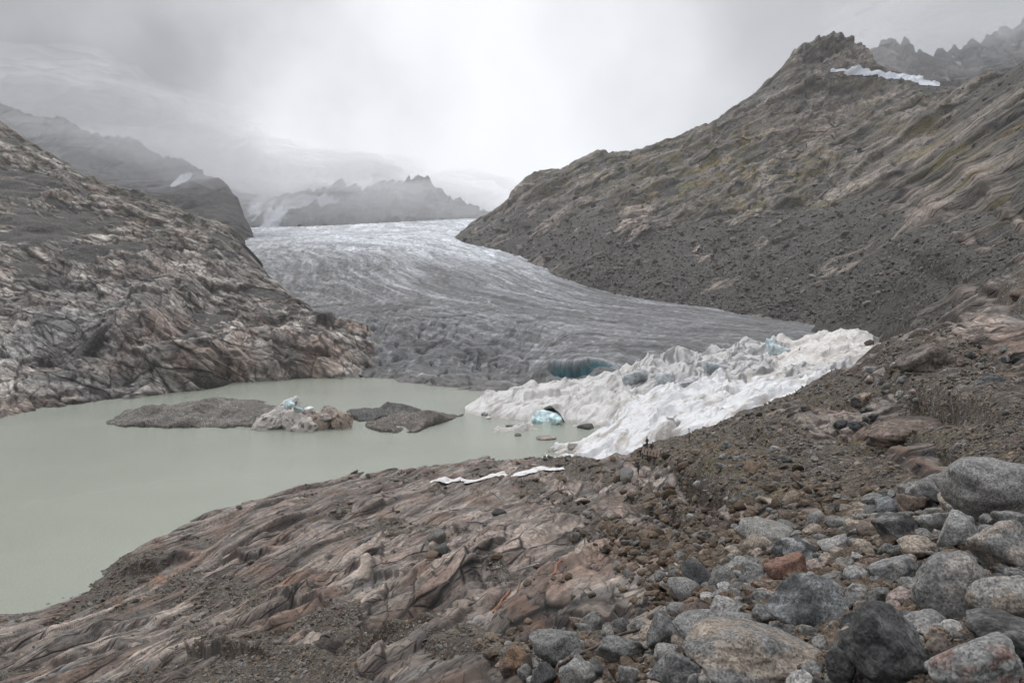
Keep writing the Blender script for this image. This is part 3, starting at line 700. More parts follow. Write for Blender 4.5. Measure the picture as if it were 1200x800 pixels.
rock = mixc(rock, (.035, .03, .028), sstep(.2, .8, blobs(PX, PY, [(300, 428, 110, 16, 6, 1)]) * (.6 + .9 * n1)) * .5)
rock = mixc(rock, mixc((.12, .11, .06), (.15, .14, .11), .5 + n1), upz * sstep(-.3, .5, fbm(X / 14, S / 14, 4, 100)) * .6)
gc = mixc((.055, .048, .042), (.10, .09, .08), .5 + fbm(X / 14, S / 14, 4, 101)) * (.7 + .6 * vc)[..., None]
cl4 = mixc(rock, gc, gm4)
cl4 = mixc(cl4, (.05, .045, .04), sstep(3, 0, P4[..., 2]) * .5)
structure(grid_mesh('mountain', P4, cl4, M_cliff, keep=P4[..., 2] > -6, extra=gm4, fol=(cl + 1.2 * hh, al)))

# ------------------------------------------------------------------ far ranges
def far_range(name, ridge, D, py_base, dfront, jag, seed, colfun, p0, p1, npx, nd, mat=M_far, jl=60.):
    xs = [r[0] for r in ridge]; ys = [r[1] for r in ridge]
    px = np.linspace(p0, p1, npx)[None, :]; t = np.linspace(0, 1.35, nd)[:, None]
    ry = np.interp(px, xs, ys)
    Dv = D - dfront * (1 - t)
    pyv = np.where(t <= 1, py_base + (ry - py_base) * t ** .9, ry + (t - 1) * 260)
    X = ((px - 600) / F * Dv).astype(np.float32); Y = (Dv + 0 * px).astype(np.float32); Z = (CAMZ - (pyv - HOR) / F * Dv).astype(np.float32)
    n = normals(X, Y, Z)
    S = Z * 1.2
    r = ridged(X / jl + .6 * fbm(X / jl, S / jl, 2, seed + 3), S / (jl * 2.4), 5, seed, .55)
    hh = jag * (r - .6) + jag * .5 * fbm(X / (jl * .3), S / (jl * .4), 4, seed + 5)
    PX, PY = proj(X, Y, Z)
    P = np.stack([X, Y, Z], -1) + n * (hh * (.9 - .7 * sstep(.55, 1, np.clip(t, 0, 1))))[..., None]
    P[..., 2] += ((1.5 if name == 'far_peak' else .75) * jag * (ridged(X / (jl * .7), 0 * X + 3, 5, seed + 9, .6) - .9) * sstep(.5, 1.0, t + 0 * px))
    return structure(grid_mesh(name, P, colfun(X, S, PX, PY, n), mat))
def rockcol(seed, a=(.075, .07, .066), b=(.15, .14, .132), snow=None):
    def f(X, S, PX, PY, n):
        c = mixc(a, b, .5 + fbm(X / 60, S / 60, 5, seed, .6))
        if snow: c = mixc(c, (.75, .78, .82), snow(X, S, PX, PY))
        return c
    return f
def sn_left(X, S, PX, PY):
    return sstep(.35, .55, blobs(PX, PY, [(212, 213, 16, 4, 28)]) + .15 * fbm(X / 20, S / 20, 3, 5))
far_range('far_mountain', [(-200, 60), (-40, 112), (0, 124), (20, 130), (40, 140), (75, 139), (100, 156), (130, 162), (155, 162), (190, 186), (215, 188), (240, 205), (262, 214), (278, 232), (288, 258), (300, 285), (340, 320)],
          1750, 300, 520, 9, 110, rockcol(111, (.07, .066, .064), (.13, .125, .12), sn_left), -200, 345, q_(600), q_(260), jl=70.)
def sn_mid(X, S, PX, PY):
    e = .2 * fbm(X / 40, S / 40, 4, 6)
    return sstep(.35, .6, blobs(PX, PY, [(306, 246, 22, 14, 30, 1.1), (322, 262, 26, 10, 40, 1.1), (350, 240, 34, 10, 10, 1.0), (375, 238, 30, 6, 0, .9), (463, 233, 10, 4, 0, .9)]) + e)
far_range('distant_mountain', [(200, 225), (285, 226), (300, 232), (320, 235), (340, 228), (360, 226), (380, 222), (400, 216), (418, 222), (440, 218), (455, 214), (470, 214), (490, 208), (500, 210), (510, 222), (530, 232), (550, 240), (570, 247), (620, 280)],
          3600, 278, 1100, 30, 120, rockcol(121, (.06, .06, .06), (.12, .115, .11), sn_mid), 230, 640, q_(520), q_(200), jl=120.)
def sn_rt(X, S, PX, PY):
    return sstep(.55, .8, fbm(X / 30, S / 60, 3, 8) + .3 * sstep(70, 30, PY)) * .4
far_range('far_peak', [(930, 110), (1000, 90), (1020, 70), (1035, 57), (1050, 51), (1065, 57), (1080, 68), (1092, 67), (1105, 60), (1120, 62), (1128, 68), (1140, 52), (1152, 55), (1165, 47), (1180, 42), (1190, 40), (1200, 28), (1230, 15), (1400, -40)],
          1900, 130, 420, 16, 130, rockcol(131, (.07, .07, .07), (.14, .135, .13), sn_rt), 940, 1420, q_(520), q_(200), jl=60.)

# ------------------------------------------------------------------ rocks: shapes
def perlin3(p, s=0):
    pi = np.floor(p); f = p - pi; ip = pi.astype(np.int32)
    u = f * f * f * (f * (f * 6 - 15) + 10); r = 0
    for dx in (0, 1):
        for dy in (0, 1):
            for dz in (0, 1):
                h = _h(ip[:, 0] + dx, ip[:, 1] + dy, (ip[:, 2] + dz).astype(np.uint32), s)
                g = np.stack([(h & np.uint32(255)), (h >> np.uint32(8)) & np.uint32(255), (h >> np.uint32(16)) & np.uint32(255)], 1).astype(np.float32) / 127.5 - 1
                w = (u[:, 0] if dx else 1 - u[:, 0]) * (u[:, 1] if dy else 1 - u[:, 1]) * (u[:, 2] if dz else 1 - u[:, 2])
                r = r + w * (g * (f - np.array([dx, dy, dz]))).sum(1)
    return r
def fbm3(p, o, s, gain=.5):
    t = 0; a = 1.
    for i in range(o): t = t + a * perlin3(p, s + i * 7); p = p * 2.03 + 3.1; a *= gain
    return t
_ico = {}
def ico(k):
    if k not in _ico:
        import bmesh
        bm = bmesh.new(); bmesh.ops.create_icosphere(bm, subdivisions=k, radius=1)
        _ico[k] = (np.array([v.co[:] for v in bm.verts], np.float32), np.array([[v.index for v in f.verts] for f in bm.faces], np.int32)); bm.free()
    return _ico[k]
def rock_shape(k, seed, planes=14, sharp=1.0, rough=.05):
    """a block cut by random joint planes, its edges worn, its skin roughened; unit half-size"""
    V, T = ico(k); r_ = np.random.default_rng(seed)
    n = r_.normal(size=(planes, 3)); n /= np.linalg.norm(n, axis=1, keepdims=True)
    d = r_.uniform(.62 - .17 * sharp, .95 - .08 * sharp, planes)
    dots = V @ n.T
    q = np.where(dots > .05, d / np.maximum(dots, .05), 9)
    kk = 6 + 26 * sharp
    rr = (np.power(np.maximum(q, .05), -kk).sum(1) + .9 ** 0 * 1.0 ** -kk) ** (-1 / kk)
    off = seed * 1.37
    rr = rr * (1 + .12 * fbm3(V * 1.3 + off, 2, seed) * 1.6)
    P = V * rr[:, None]
    P = P * (1 + rough * 1.5 * fbm3(P * 3.2 + off, 3, seed + 3))[:, None]
    if k >= 4: P = P * (1 + rough * .35 * fbm3(P * 11 + off, 3, seed + 4, .6))[:, None]
    lo, hi = P.min(0), P.max(0)
    P = (P - (lo + hi) / 2) / ((hi - lo) / 2)
    return P.astype(np.float32), T
def granite(name, speck, a=.22):
    m, nt, b = mat_new(name); L = nt.links.new
    tc = N(nt, 'ShaderNodeTexCoord'); at = N(nt, 'ShaderNodeAttribute'); at.attribute_name = 'tint'
    geo = N(nt, 'ShaderNodeNewGeometry')
    oi = N(nt, 'ShaderNodeObjectInfo')
    ofs = N(nt, 'ShaderNodeVectorMath', operation='ADD'); L(geo.outputs['Position'], ofs.inputs[0]); L(oi.outputs['Random'], ofs.inputs[1])
    vec = ofs.outputs[0]
    v1 = N(nt, 'ShaderNodeTexVoronoi'); v1.inputs['Scale'].default_value = speck; L(vec, v1.inputs['Vector'])
    sx = N(nt, 'ShaderNodeSeparateColor'); L(v1.outputs['Color'], sx.inputs[0])
    r1 = N(nt, 'ShaderNodeMapRange'); r1.inputs[3].default_value = .5; r1.inputs[4].default_value = 1.5; L(sx.outputs[0], r1.inputs[0])
    n1 = N(nt, 'ShaderNodeTexNoise'); n1.inputs['Scale'].default_value = speck * .16; n1.inputs['Detail'].default_value = 8; n1.inputs['Roughness'].default_value = .7; L(vec, n1.inputs['Vector'])
    r2 = N(nt, 'ShaderNodeMapRange'); r2.inputs[1].default_value = .3; r2.inputs[2].default_value = .7; r2.inputs[3].default_value = .5; r2.inputs[4].default_value = 1.5; L(n1.outputs[0], r2.inputs[0])
    r3 = N(nt, 'ShaderNodeMapRange'); r3.inputs[3].default_value = .58; r3.inputs[4].default_value = 1.05; L(oi.outputs['Random'], r3.inputs[0])
    ma = N(nt, 'ShaderNodeMath', operation='MULTIPLY'); L(r1.outputs[0], ma.inputs[0]); L(r2.outputs[0], ma.inputs[1])
    mb = N(nt, 'ShaderNodeMath', operation='MULTIPLY'); L(ma.outputs[0], mb.inputs[0]); L(r3.outputs[0], mb.inputs[1])
    sc = N(nt, 'ShaderNodeVectorMath', operation='SCALE'); L(at.outputs['Color'], sc.inputs[0]); L(mb.outputs[0], sc.inputs['Scale'])
    n2 = N(nt, 'ShaderNodeTexNoise'); n2.inputs['Scale'].default_value = speck * .09; n2.inputs['Detail'].default_value = 6; n2.inputs['Roughness'].default_value = .75; L(vec, n2.inputs['Vector'])
    rl = N(nt, 'ShaderNodeMapRange', interpolation_type='SMOOTHSTEP'); rl.inputs[1].default_value = .56; rl.inputs[2].default_value = .66; rl.inputs[3].default_value = 0; rl.inputs[4].default_value = .7; L(n2.outputs[0], rl.inputs[0])
    mx = N(nt, 'ShaderNodeMix', data_type='RGBA'); L(rl.outputs[0], mx.inputs[0]); L(sc.outputs[0], mx.inputs[6]); mx.inputs[7].default_value = (.045, .044, .042, 1)
    L(mx.outputs[2], b.inputs['Base Color']); b.inputs['Roughness'].default_value = .85; b.inputs['Specular IOR Level'].default_value = .3
    bp = N(nt, 'ShaderNodeBump'); bp.inputs['Strength'].default_value = .6; bp.inputs['Distance'].default_value = .02; L(n1.outputs[0], bp.inputs['Height']); L(bp.outputs[0], b.inputs['Normal'])
    return m
M_bould = granite('granite boulder', 62)
M_bmid = granite('weathered rock', 9)

GREY, PALE, DARK, BROWN, TAN, ORANGE, PINK = (.155, .152, .146), (.24, .232, .22), (.06, .06, .06), (.13, .10, .082), (.235, .20, .165), (.145, .085, .062), (.23, .185, .165)
def boulder(name, k, seed, w, d, h, tint, mat, planes=14, sharp=1., rough=.05, tint2=None):
    V, T = rock_shape(k, seed, planes, sharp, rough)
    C = np.tile(np.array(tint, np.float32), (len(V), 1))
    if tint2 is not None:
        t = sstep(-.12, .2, fbm3(V * 1.1 + seed, 3, seed + 9))
        C = mixc(C, tint2, t)
    V = V * np.array([w / 2, d / 2, h / 2], np.float32)
    return raw_mesh(name, V, T, C, mat)
# name, x0, x1, y0, y1, tint, planes, sharp, tilt, label, tint2, depth factor
HERO = [
 (800, 978, 738, 812, TAN, 16, .3, 6, 'broad speckled tan and grey boulder, widest one along the bottom edge', GREY),
 (993, 1087, 708, 808, DARK, 9, 1, 12, 'tall dark grey angular boulder with a flat top face, right of the broad tan boulder', (.12, .12, .118)),
 (903, 993, 674, 756, (.06, .062, .064), 12, .7, -8, 'black boulder with a grey banded cap directly behind the broad tan boulder', (.15, .155, .155)),
 (897, 948, 650, 690, ORANGE, 9, 1, 5, 'rusty orange angular rock on top of the boulder pile', (.115, .06, .045)),
 (1073, 1169, 648, 744, GREY, 26, .05, 0, 'largest smooth rounded grey boulder of the pile', (.24, .225, .205)),
 (1145, 1235, 676, 736, TAN, 24, .05, 0, 'smooth pale rounded boulder cut by the right edge of the photo', PALE),
 (1140, 1240, 724, 775, DARK, 10, .8, 4, 'flat dark slab boulder below the pale rounded boulder at the right edge', GREY),
 (1088, 1200, 746, 812, (.16, .16, .155), 10, .6, -18, 'grey wedge boulder with red moss in the bottom right corner', (.17, .12, .105)),
 (1148, 1225, 608, 682, (.24, .21, .185), 14, .5, 24, 'tall tan and grey boulder leaning at the right edge above the rounded ones', GREY),
 (1104, 1158, 600, 656, (.22, .22, .212), 12, .5, 20, 'grey speckled boulder wedged left of the tall leaning boulder', None),
 (1110, 1240, 536, 624, (.19, .187, .18), 18, .2, 10, 'huge pale grey boulder at the right edge, highest of the pile', (.15, .145, .135)),
 (1022, 1083, 603, 652, (.18, .175, .165), 10, .8, 8, 'grey boulder with a hollow dark underside at the back of the pile', DARK),
 (1057, 1105, 630, 662, TAN, 18, .3, 4, 'pale tan rounded boulder behind the largest rounded one', None),
 (1022, 1075, 646, 696, (.17, .175, .172), 8, 1, 28, 'angular grey boulder tilted against the largest rounded one', PALE),
 (910, 957, 629, 673, (.23, .235, .23), 8, 1, -14, 'speckled grey angular block behind the rusty orange rock', DARK),
 (1017, 1047, 687, 714, GREY, 18, .2, 0, 'small round grey boulder above the tall dark angular boulder', None),
 (1042, 1073, 689, 715, PINK, 18, .2, 0, 'small pinkish round stone touching the largest rounded boulder', None),
 (992, 1020, 684, 712, (.19, .18, .17), 16, .4, 0, 'small grey stone right of the black banded boulder', None),
 (965, 993, 669, 689, PALE, 16, .3, 0, 'pale flat oval stone right of the rusty orange rock', None),
 (983, 1018, 716, 748, (.2, .19, .175), 14, .4, 30, 'mottled stone jammed between the black banded and tall dark boulders', DARK),
 (834, 868, 700, 730, PALE, 18, .3, 6, 'pale grey dome shaped stone left of the black banded boulder', None),
 (758, 800, 714, 770, (.12, .122, .12), 9, .9, 0, 'upright dark grey block at the left end of the pile', GREY),
 (794, 908, 722, 764, (.17, .17, .165), 12, .4, 0, 'long low grey slab behind the broad tan boulder', GREY),
 (872, 908, 658, 698, GREY, 12, .6, 0, 'grey block left of and below the rusty orange rock', None),
 (758, 822, 764, 812, (.14, .14, .138), 12, .6, 0, 'dark grey boulder left of the broad tan boulder at the bottom edge', GREY),
 (765, 799, 756, 784, PALE, 16, .3, 0, 'small pale stone below the upright dark grey block', None),
 (968, 1005, 756, 808, DARK, 12, .5, 10, 'dark rock squeezed between the broad tan and tall dark boulders', None),
 (1084, 1122, 746, 784, (.12, .10, .085), 12, .6, 0, 'dark brown stone in the gap under the largest rounded boulder', None),
 (884, 912, 708, 736, GREY, 14, .5, 10, 'grey stone leaning on the left flank of the black banded boulder', None),
 (955, 997, 683, 712, PINK, 12, .5, 16, 'pinkish grey long stone on the right shoulder of the black banded boulder', GREY),
 (990, 1026, 664, 694, (.18, .18, .172), 10, .7, 20, 'grey angular stone left of the angular tilted boulder', None),
 (979, 1003, 653, 673, PALE, 12, .5, 0, 'pale small block above the pale flat oval stone', None),
 (797, 837, 708, 730, BROWN, 12, .4, 0, 'brown stone between the upright dark block and the pale dome stone', None),
 (942, 978, 633, 653, BROWN, 12, .5, 0, 'brown flat stone right of the speckled angular block', None),
 (1024, 1062, 580, 610, (.13, .135, .14), 7, 1, -40, 'dark grey pointed shard leaning at the back of the pile', None),
 (618, 684, 738, 786, (.2, .2, .19), 11, .6, 14, 'grey speckled boulder standing alone left of the pile', PALE),
 (584, 624, 755, 798, (.24, .16, .10), 10, .7, -10, 'brown orange rock at the bottom edge, leftmost of the big ones', BROWN),
 (606, 624, 774, 795, GREY, 12, .5, 0, 'small grey stone against the brown orange rock', None),
 (622, 654, 776, 808, DARK, 9, .8, 0, 'dark pointed stone below the lone grey speckled boulder', None),
 (655, 702, 772, 812, (.19, .19, .18), 11, .6, 8, 'grey slabby stone right of the dark pointed stone at the bottom', None),
 (698, 762, 744, 782, (.17, .17, .165), 11, .6, 10, 'low grey boulder beside the cable, left of the upright dark block', GREY),
 (724, 752, 772, 800, GREY, 12, .6, 0, 'grey stone with an orange moss tuft behind it', None),
 (1056, 1115, 399, 447, (.095, .080, .070), 9, .7, 0, 'big brown grey boulder sitting on the ridge below the pale slabs', (.125, .108, .095)),
 (1008, 1136, 474, 515, (.05, .040, .036), 8, .8, -4, 'long flat dark slab with a tan top on the mossy slope', BROWN),
 (996, 1026, 459, 481, (.25, .19, .155), 9, .8, 0, 'tan topped boulder with a dark side left of the long flat slab', DARK),
 (978, 995, 491, 505, DARK, 12, .5, 0, 'dark stone at the left tip of the long flat slab', None),
 (994, 1011, 492, 508, (.10, .105, .11), 12, .5, 0, 'blue grey stone at the left tip of the long flat slab', None),
 (1144, 1174, 437, 456, (.13, .135, .14), 9, .8, 10, 'blue grey angular boulder right of the big ridge boulder', None),
 (501, 523, 619, 641, (.19, .18, .165), 16, .3, 0, 'rounded grey brown boulder, upper of the pair on the bedrock', None),
 (509, 529, 635, 657, (.085, .09, .085), 10, .7, 0, 'dark angular boulder, lower of the pair on the bedrock', None),
 (576, 594, 595, 606, DARK, 10, .7, 0, 'dark boulder on the bedrock above the boulder pair', None),
 (922, 937, 481, 492, (.09, .08, .075), 12, .5, 0, 'dark rounded rock on the ridge line against the white covers', None),
 (938, 952, 474, 485, (.13, .12, .11), 10, .6, 0, 'brown rock on the ridge line just right of the dark rounded rock', None),
 (1013, 1025, 397, 407, BROWN, 12, .4, 0, 'little brown rock on the ridge where the white covers end', None),
 (1182, 1206, 338, 356, (.17, .13, .10), 8, .8, 0, 'brown block perched on the pale slab at the right edge', None),
]
for i, (x0, x1, y0, y1, t, pl, sh_, tilt, lab, t2) in enumerate(HERO):
    cx, cy = (x0 + x1) / 2, (y0 + y1) / 2; w, h = x1 - x0, y1 - y0
    g, _ = pick(cx, y1 - .30 * h if y1 < 800 else min(y1 - .2 * h, 800))
    D = g.y * (.97 if y1 > 700 else 1); 
    s = D / F
    el = (cy - HOR) / F
    zh = h * s * .92
    o = boulder('boulder', 6 if w > 60 and cy > 600 else (5 if w > 26 else 4), 100 + i, w * s, max(w, h) * s * .85, zh, t, M_bould if cy > 530 else M_bmid, pl, sh_, .05, t2)
    yb = D + (.12 if i < 34 else .04) * w * s; zc = CAMZ - (cy - HOR) * s
    if i >= 34: zc -= float(np.clip(zc - zh / 2 - gz((cx - 600) * s, yb) + .15 * zh, 0, .6 * zh))
    if i == 43: zc -= .34 * zh
    o.location = ((cx - 600) * s, yb, zc)
    o.rotation_euler = (0, math.radians(tilt) * .5, 0)
    thing(o, lab, 'boulder')

REFS = [(890, 770, 'the broad tan boulder'), (1040, 760, 'the tall dark angular boulder'), (948, 715, 'the black banded boulder'), (922, 670, 'the rusty orange rock'), (1121, 696, 'the largest rounded boulder'),
        (1185, 706, 'the pale rounded boulder at the edge'), (1140, 780, 'the red mossed wedge boulder'), (1175, 640, 'the tall leaning boulder'), (1130, 628, 'the wedged speckled boulder'), (1170, 580, 'the huge pale boulder'),
        (1052, 628, 'the hollow based boulder'), (1081, 646, 'the pale tan rounded boulder'), (1048, 671, 'the tilted angular boulder'), (933, 651, 'the speckled angular block'), (851, 715, 'the pale dome shaped stone'),
        (779, 742, 'the upright dark block'), (1043, 595, 'the dark pointed shard'), (651, 762, 'the lone speckled boulder'), (604, 776, 'the brown orange rock'), (730, 763, 'the low boulder by the cable'),
        (1085, 426, 'the big ridge boulder'), (1072, 489, 'the long flat slab'), (1011, 470, 'the tan topped boulder'), (768, 532, 'the wooden walkway'), (930, 487, 'the dark rounded ridge rock'), (816, 510, 'the marker post')]
CNAME = ['mid grey', 'pale', 'dark grey', 'tan', 'brownish grey', 'brown', 'pinkish', 'near black', 'light grey', 'dull grey']
PENDING = []
protos = {}
def proto(kind, j):
    key = (kind, j)
    if key not in protos:
        t = [GREY, PALE, (.15, .15, .145), TAN, (.19, .185, .17), BROWN, PINK, DARK, (.23, .225, .215), (.17, .165, .16)][j % 10]
        o = boulder('stone', 4 if kind == 'near' else 3, 300 + j * 3 + (50 if kind == 'near' else 0), 1, 1, 1, t, M_bould if kind == 'near' else M_bmid, 9 + j % 8, .3 + .07 * (j % 10), .05)
        COL.objects.unlink(o); protos[key] = o
    return protos[key].copy()
taken = [((h[0] + h[1]) / 2, (h[2] + h[3]) / 2, (h[1] - h[0]) / 2, (h[3] - h[2]) / 2) for h in HERO]
ZONES = [  # count, centre, radii, angle, size px range, label, group
 (180, (995, 700), (225, 100), -20, (18, 58), 'grey stone filling the gaps between the big boulders of the pile', 'stones between the boulders of the pile', 'near'),
 (36, (1010, 625), (170, 32), -22, (14, 36), 'grey stone on the slope just above the boulder pile', 'stones along the upper edge of the boulder pile', 'near'),
 (22, (690, 765), (110, 34), -10, (12, 24), 'grey stone on the ground left of the boulder pile', 'stones left of the boulder pile', 'near'),
 (28, (1080, 450), (110, 34), -16, (7, 14), 'grey rock lying on the ridge round the big brown grey boulder', 'rocks on the ridge below the slabs', 'mid'),
 (26, (900, 545), (170, 34), -22, (7, 14), 'grey rock on the mossy gravel slope below the white covers', 'rocks on the mossy slope', 'mid')]
for n, c, r, ang, sz, lab, grp, kind in ZONES:
    k = tries = 0
    while k < n and tries < 8000:
        tries += 1
        a_ = random.uniform(0, 6.283); q = math.sqrt(random.random())
        dx, dy = r[0] * q * math.cos(a_), r[1] * q * math.sin(a_)
        ca, sa = math.cos(math.radians(ang)), math.sin(math.radians(ang))
        px, py = c[0] + dx * ca - dy * sa, c[1] + dx * sa + dy * ca
        if not (560 < px < 1225 and py < 806): continue
        s = sz[0] + (sz[1] - sz[0]) * random.random() ** 1.7
        if any(abs(px - t[0]) < t[2] * .66 + s * .2 and abs(py - t[1]) < t[3] * .66 + s * .16 for t in taken): continue
        g, nn = pick(px, py)
        if kind == 'mid' and g.y > 200: continue
        taken.append((px, py - s * .2, s / 2, s * .4)); k += 1
        S_ = s * g.y / F
        pj = random.randrange(10); o = proto(kind, pj); COL.objects.link(o)
        o.scale = (S_ * random.uniform(.9, 1.3), S_ * random.uniform(.7, 1.1), S_ * random.uniform(.6, .9))
        o.rotation_euler = (random.uniform(-.4, .4), random.uniform(-.4, .4), random.uniform(0, 6.3))
        o.location = g + Vector((0, 0, S_ * .18))
        thing(o, lab, 'stone', grp); PENDING.append((o, px, py, s, pj))

bykey = {}
for o, px, py, s, pj in PENDING:
    rx, ry, rn = min(REFS, key=lambda r: (r[0] - px) ** 2 + 1.5 * (r[1] - py) ** 2)
    dx, dy = px - rx, py - ry
    far_w = 'just ' if math.hypot(dx, dy) < 45 else ('' if math.hypot(dx, dy) < 95 else 'well ')
    side = ('left of ' if dx < 0 else 'right of ') if abs(dx) > abs(dy) * 1.2 else ('above ' if dy < 0 else 'below ')
    bykey.setdefault((CNAME[pj], far_w + side + rn), []).append((px, s, o))
for (cn, where), L_ in bykey.items():
    L_.sort(key=lambda t: t[0])
    words_ = {1: [''], 2: ['left one of two ', 'right one of two '], 3: ['leftmost of three ', 'middle of three ', 'rightmost of three ']}.get(len(L_), [f'{w} from the left of the ' for w in ('first', 'second', 'third', 'fourth', 'fifth', 'sixth', 'seventh', 'eighth')[:len(L_)]])
    for w_, (_, _, o) in zip(words_, L_):
        o['label'] = (w_ + cn + (' stones ' if w_ else ' stone ') + where)
# ------------------------------------------------------------------ loose stones nobody could count
def scatter(name, Pg, wgt, n, smin, smax, alpha, mat, tints, seed, big=7., flat=.7, sink=.15):
    r_ = np.random.default_rng(seed)
    w = wgt.reshape(-1).astype(float); w = np.clip(w, 0, None); w /= w.sum()
    idx = np.searchsorted(np.cumsum(w), r_.random(n)); idx = np.clip(idx, 0, len(w) - 1)
    c = Pg.reshape(-1, 3)[idx].astype(np.float64)
    c[:, 0] += r_.normal(size=n) * c[:, 1] * .0006; 
    spx = smin * (1 - r_.random(n) * (1 - (smin / smax) ** alpha)) ** (-1 / alpha)
    S_ = spx * c[:, 1] / F
    Vs, Ts, Cs = [], [], []; off = 0
    for lvl, m in ((1, spx < big), (2, spx >= big)):
        ids = np.where(m)[0]
        if not len(ids): continue
        for j in range(8):
            sub = ids[j::8]
            if not len(sub): continue
            pv, T = rock_shape(lvl, 700 + j + lvl * 20, 6, 1., .08); pv = pv * .5
            a = r_.uniform(0, 6.283, len(sub)); ca, sa = np.cos(a), np.sin(a)
            sc = np.stack([r_.uniform(.8, 1.4, len(sub)), r_.uniform(.6, 1.1, len(sub)), r_.uniform(.4, .85, len(sub)) * flat / .7], 1) * S_[sub][:, None]
            q = pv[None] * sc[:, None]
            x = q[..., 0] * ca[:, None] - q[..., 1] * sa[:, None]; y = q[..., 0] * sa[:, None] + q[..., 1] * ca[:, None]
            z = q[..., 2] + x * r_.normal(0, .25, len(sub))[:, None] + y * r_.normal(0, .25, len(sub))[:, None]
            W_ = np.stack([x, y, z], -1) + c[sub][:, None]; W_[..., 2] += (S_[sub] * sink)[:, None]
            Vs.append(W_.reshape(-1, 3)); Ts.append((T[None] + (np.arange(len(sub)) * len(pv))[:, None, None] + off).reshape(-1, 3)); off += len(sub) * len(pv)
            ti = np.array(tints, np.float32)[r_.integers(0, len(tints), len(sub))] * r_.uniform(.65, 1.35, (len(sub), 1))
            Cs.append(np.repeat(ti, len(pv), 0))
    return stuff(raw_mesh(name, np.concatenate(Vs), np.concatenate(Ts), np.concatenate(Cs), mat, smooth=False))
inb = ((gPX > -60) & (gPX < 1260) & (gPY < 860) & (gPY > 380) & ~((gPX > 930) & (P[..., 1] > 180))).astype(np.float32)
pxa = np.clip(np.gradient(gPY, axis=0) * -1, 0, 4)     # how much picture each cell takes
wn = sstep(-.2, .5, fbm(P[..., 0] / 3, P[..., 1] / 3, 3, 201))
T1 = [(.13, .10, .075), (.16, .125, .09), (.17, .12, .085), (.14, .10, .07), (.20, .155, .115), (.19, .185, .175), PALE, (.14, .132, .12), TAN, BROWN, (.18, .17, .15), PINK, (.09, .085, .08), (.16, .14, .12), (.14, .12, .10), (.12, .115, .105), (.21, .19, .165), (.15, .125, .10)]
bare = np.clip(1 - .93 * G_grid['slabby'] * (1 - G_grid['gm']), .02, 1)
scatter('gravel', P, inb * (.04 + G_grid['gm']) * bare * (.25 + wn) * (1 - .6 * G_grid['moss']) * pxa, 95000, 1.4, 9, 2.5, M_stone, T1, 11)
scatter('rubble', P, inb * pxa * bare * np.clip(blobs(gPX, gPY, [(960, 700, 250, 90, -16, 1), (700, 775, 130, 30, -8, .6), (1040, 620, 150, 24, -22, .7)]), 0, 1) ** 1.5, 4600, 6, 20, 1.6, M_bould, T1[:6], 12, big=6., sink=.25)
ih = ((PXh > 480) & (PXh < 1260) & (PYh > 0)).astype(np.float32) * np.clip(np.gradient(PYh, axis=0) * -1, 0, 4)
scatter('scree', P3, ih * (1 - (PXh < 1085) * (PYh > 383) * (P3[..., 1] < 470)) * (gm3 * (.3 + sstep(200, 380, PYh)) + .06), 30000, 1.3, 9, 2.3, M_stone, [(.12, .115, .105), (.17, .16, .145), (.22, .205, .185), (.10, .09, .085), (.16, .125, .11)], 13)

# ------------------------------------------------------------------ covered ice
def cloth_mat(name, a, b, dirt=.5):
    m, nt, bs = mat_new(name); L = nt.links.new
    tc = N(nt, 'ShaderNodeTexCoord'); at = N(nt, 'ShaderNodeAttribute'); at.attribute_name = 'tint'
    n1 = N(nt, 'ShaderNodeTexNoise'); n1.inputs['Scale'].default_value = .35; n1.inputs['Detail'].default_value = 9; n1.inputs['Roughness'].default_value = .65; L(tc.outputs['Object'], n1.inputs[0])
    r = N(nt, 'ShaderNodeMapRange'); r.inputs[1].default_value = .3; r.inputs[2].default_value = .7; r.inputs[3].default_value = 1 - dirt * .35; r.inputs[4].default_value = 1 + dirt * .12; L(n1.outputs[0], r.inputs[0])
    s = N(nt, 'ShaderNodeVectorMath', operation='SCALE'); L(at.outputs['Color'], s.inputs[0]); L(r.outputs[0], s.inputs['Scale']); L(s.outputs[0], bs.inputs['Base Color'])
    bs.inputs['Roughness'].default_value = .9; bs.inputs['Specular IOR Level'].default_value = .15
    w = N(nt, 'ShaderNodeTexNoise'); w.inputs['Scale'].default_value = 1.4; w.inputs['Detail'].default_value = 6; w.inputs['Distortion'].default_value = 2.0; mw = N(nt, 'ShaderNodeMapping'); mw.inputs['Rotation'].default_value = (0, 0, -.75); mw.inputs['Scale'].default_value = (.45, 1.3, .8); L(tc.outputs['Object'], mw.inputs[0]); L(mw.outputs[0], w.inputs[0])
    bp = N(nt, 'ShaderNodeBump'); bp.inputs['Strength'].default_value = .8; bp.inputs['Distance'].default_value = .9; L(w.outputs[0], bp.inputs['Height']); L(bp.outputs[0], bs.inputs['Normal'])
    return m
M_tarp = cloth_mat('white fleece cover', 0, 0)
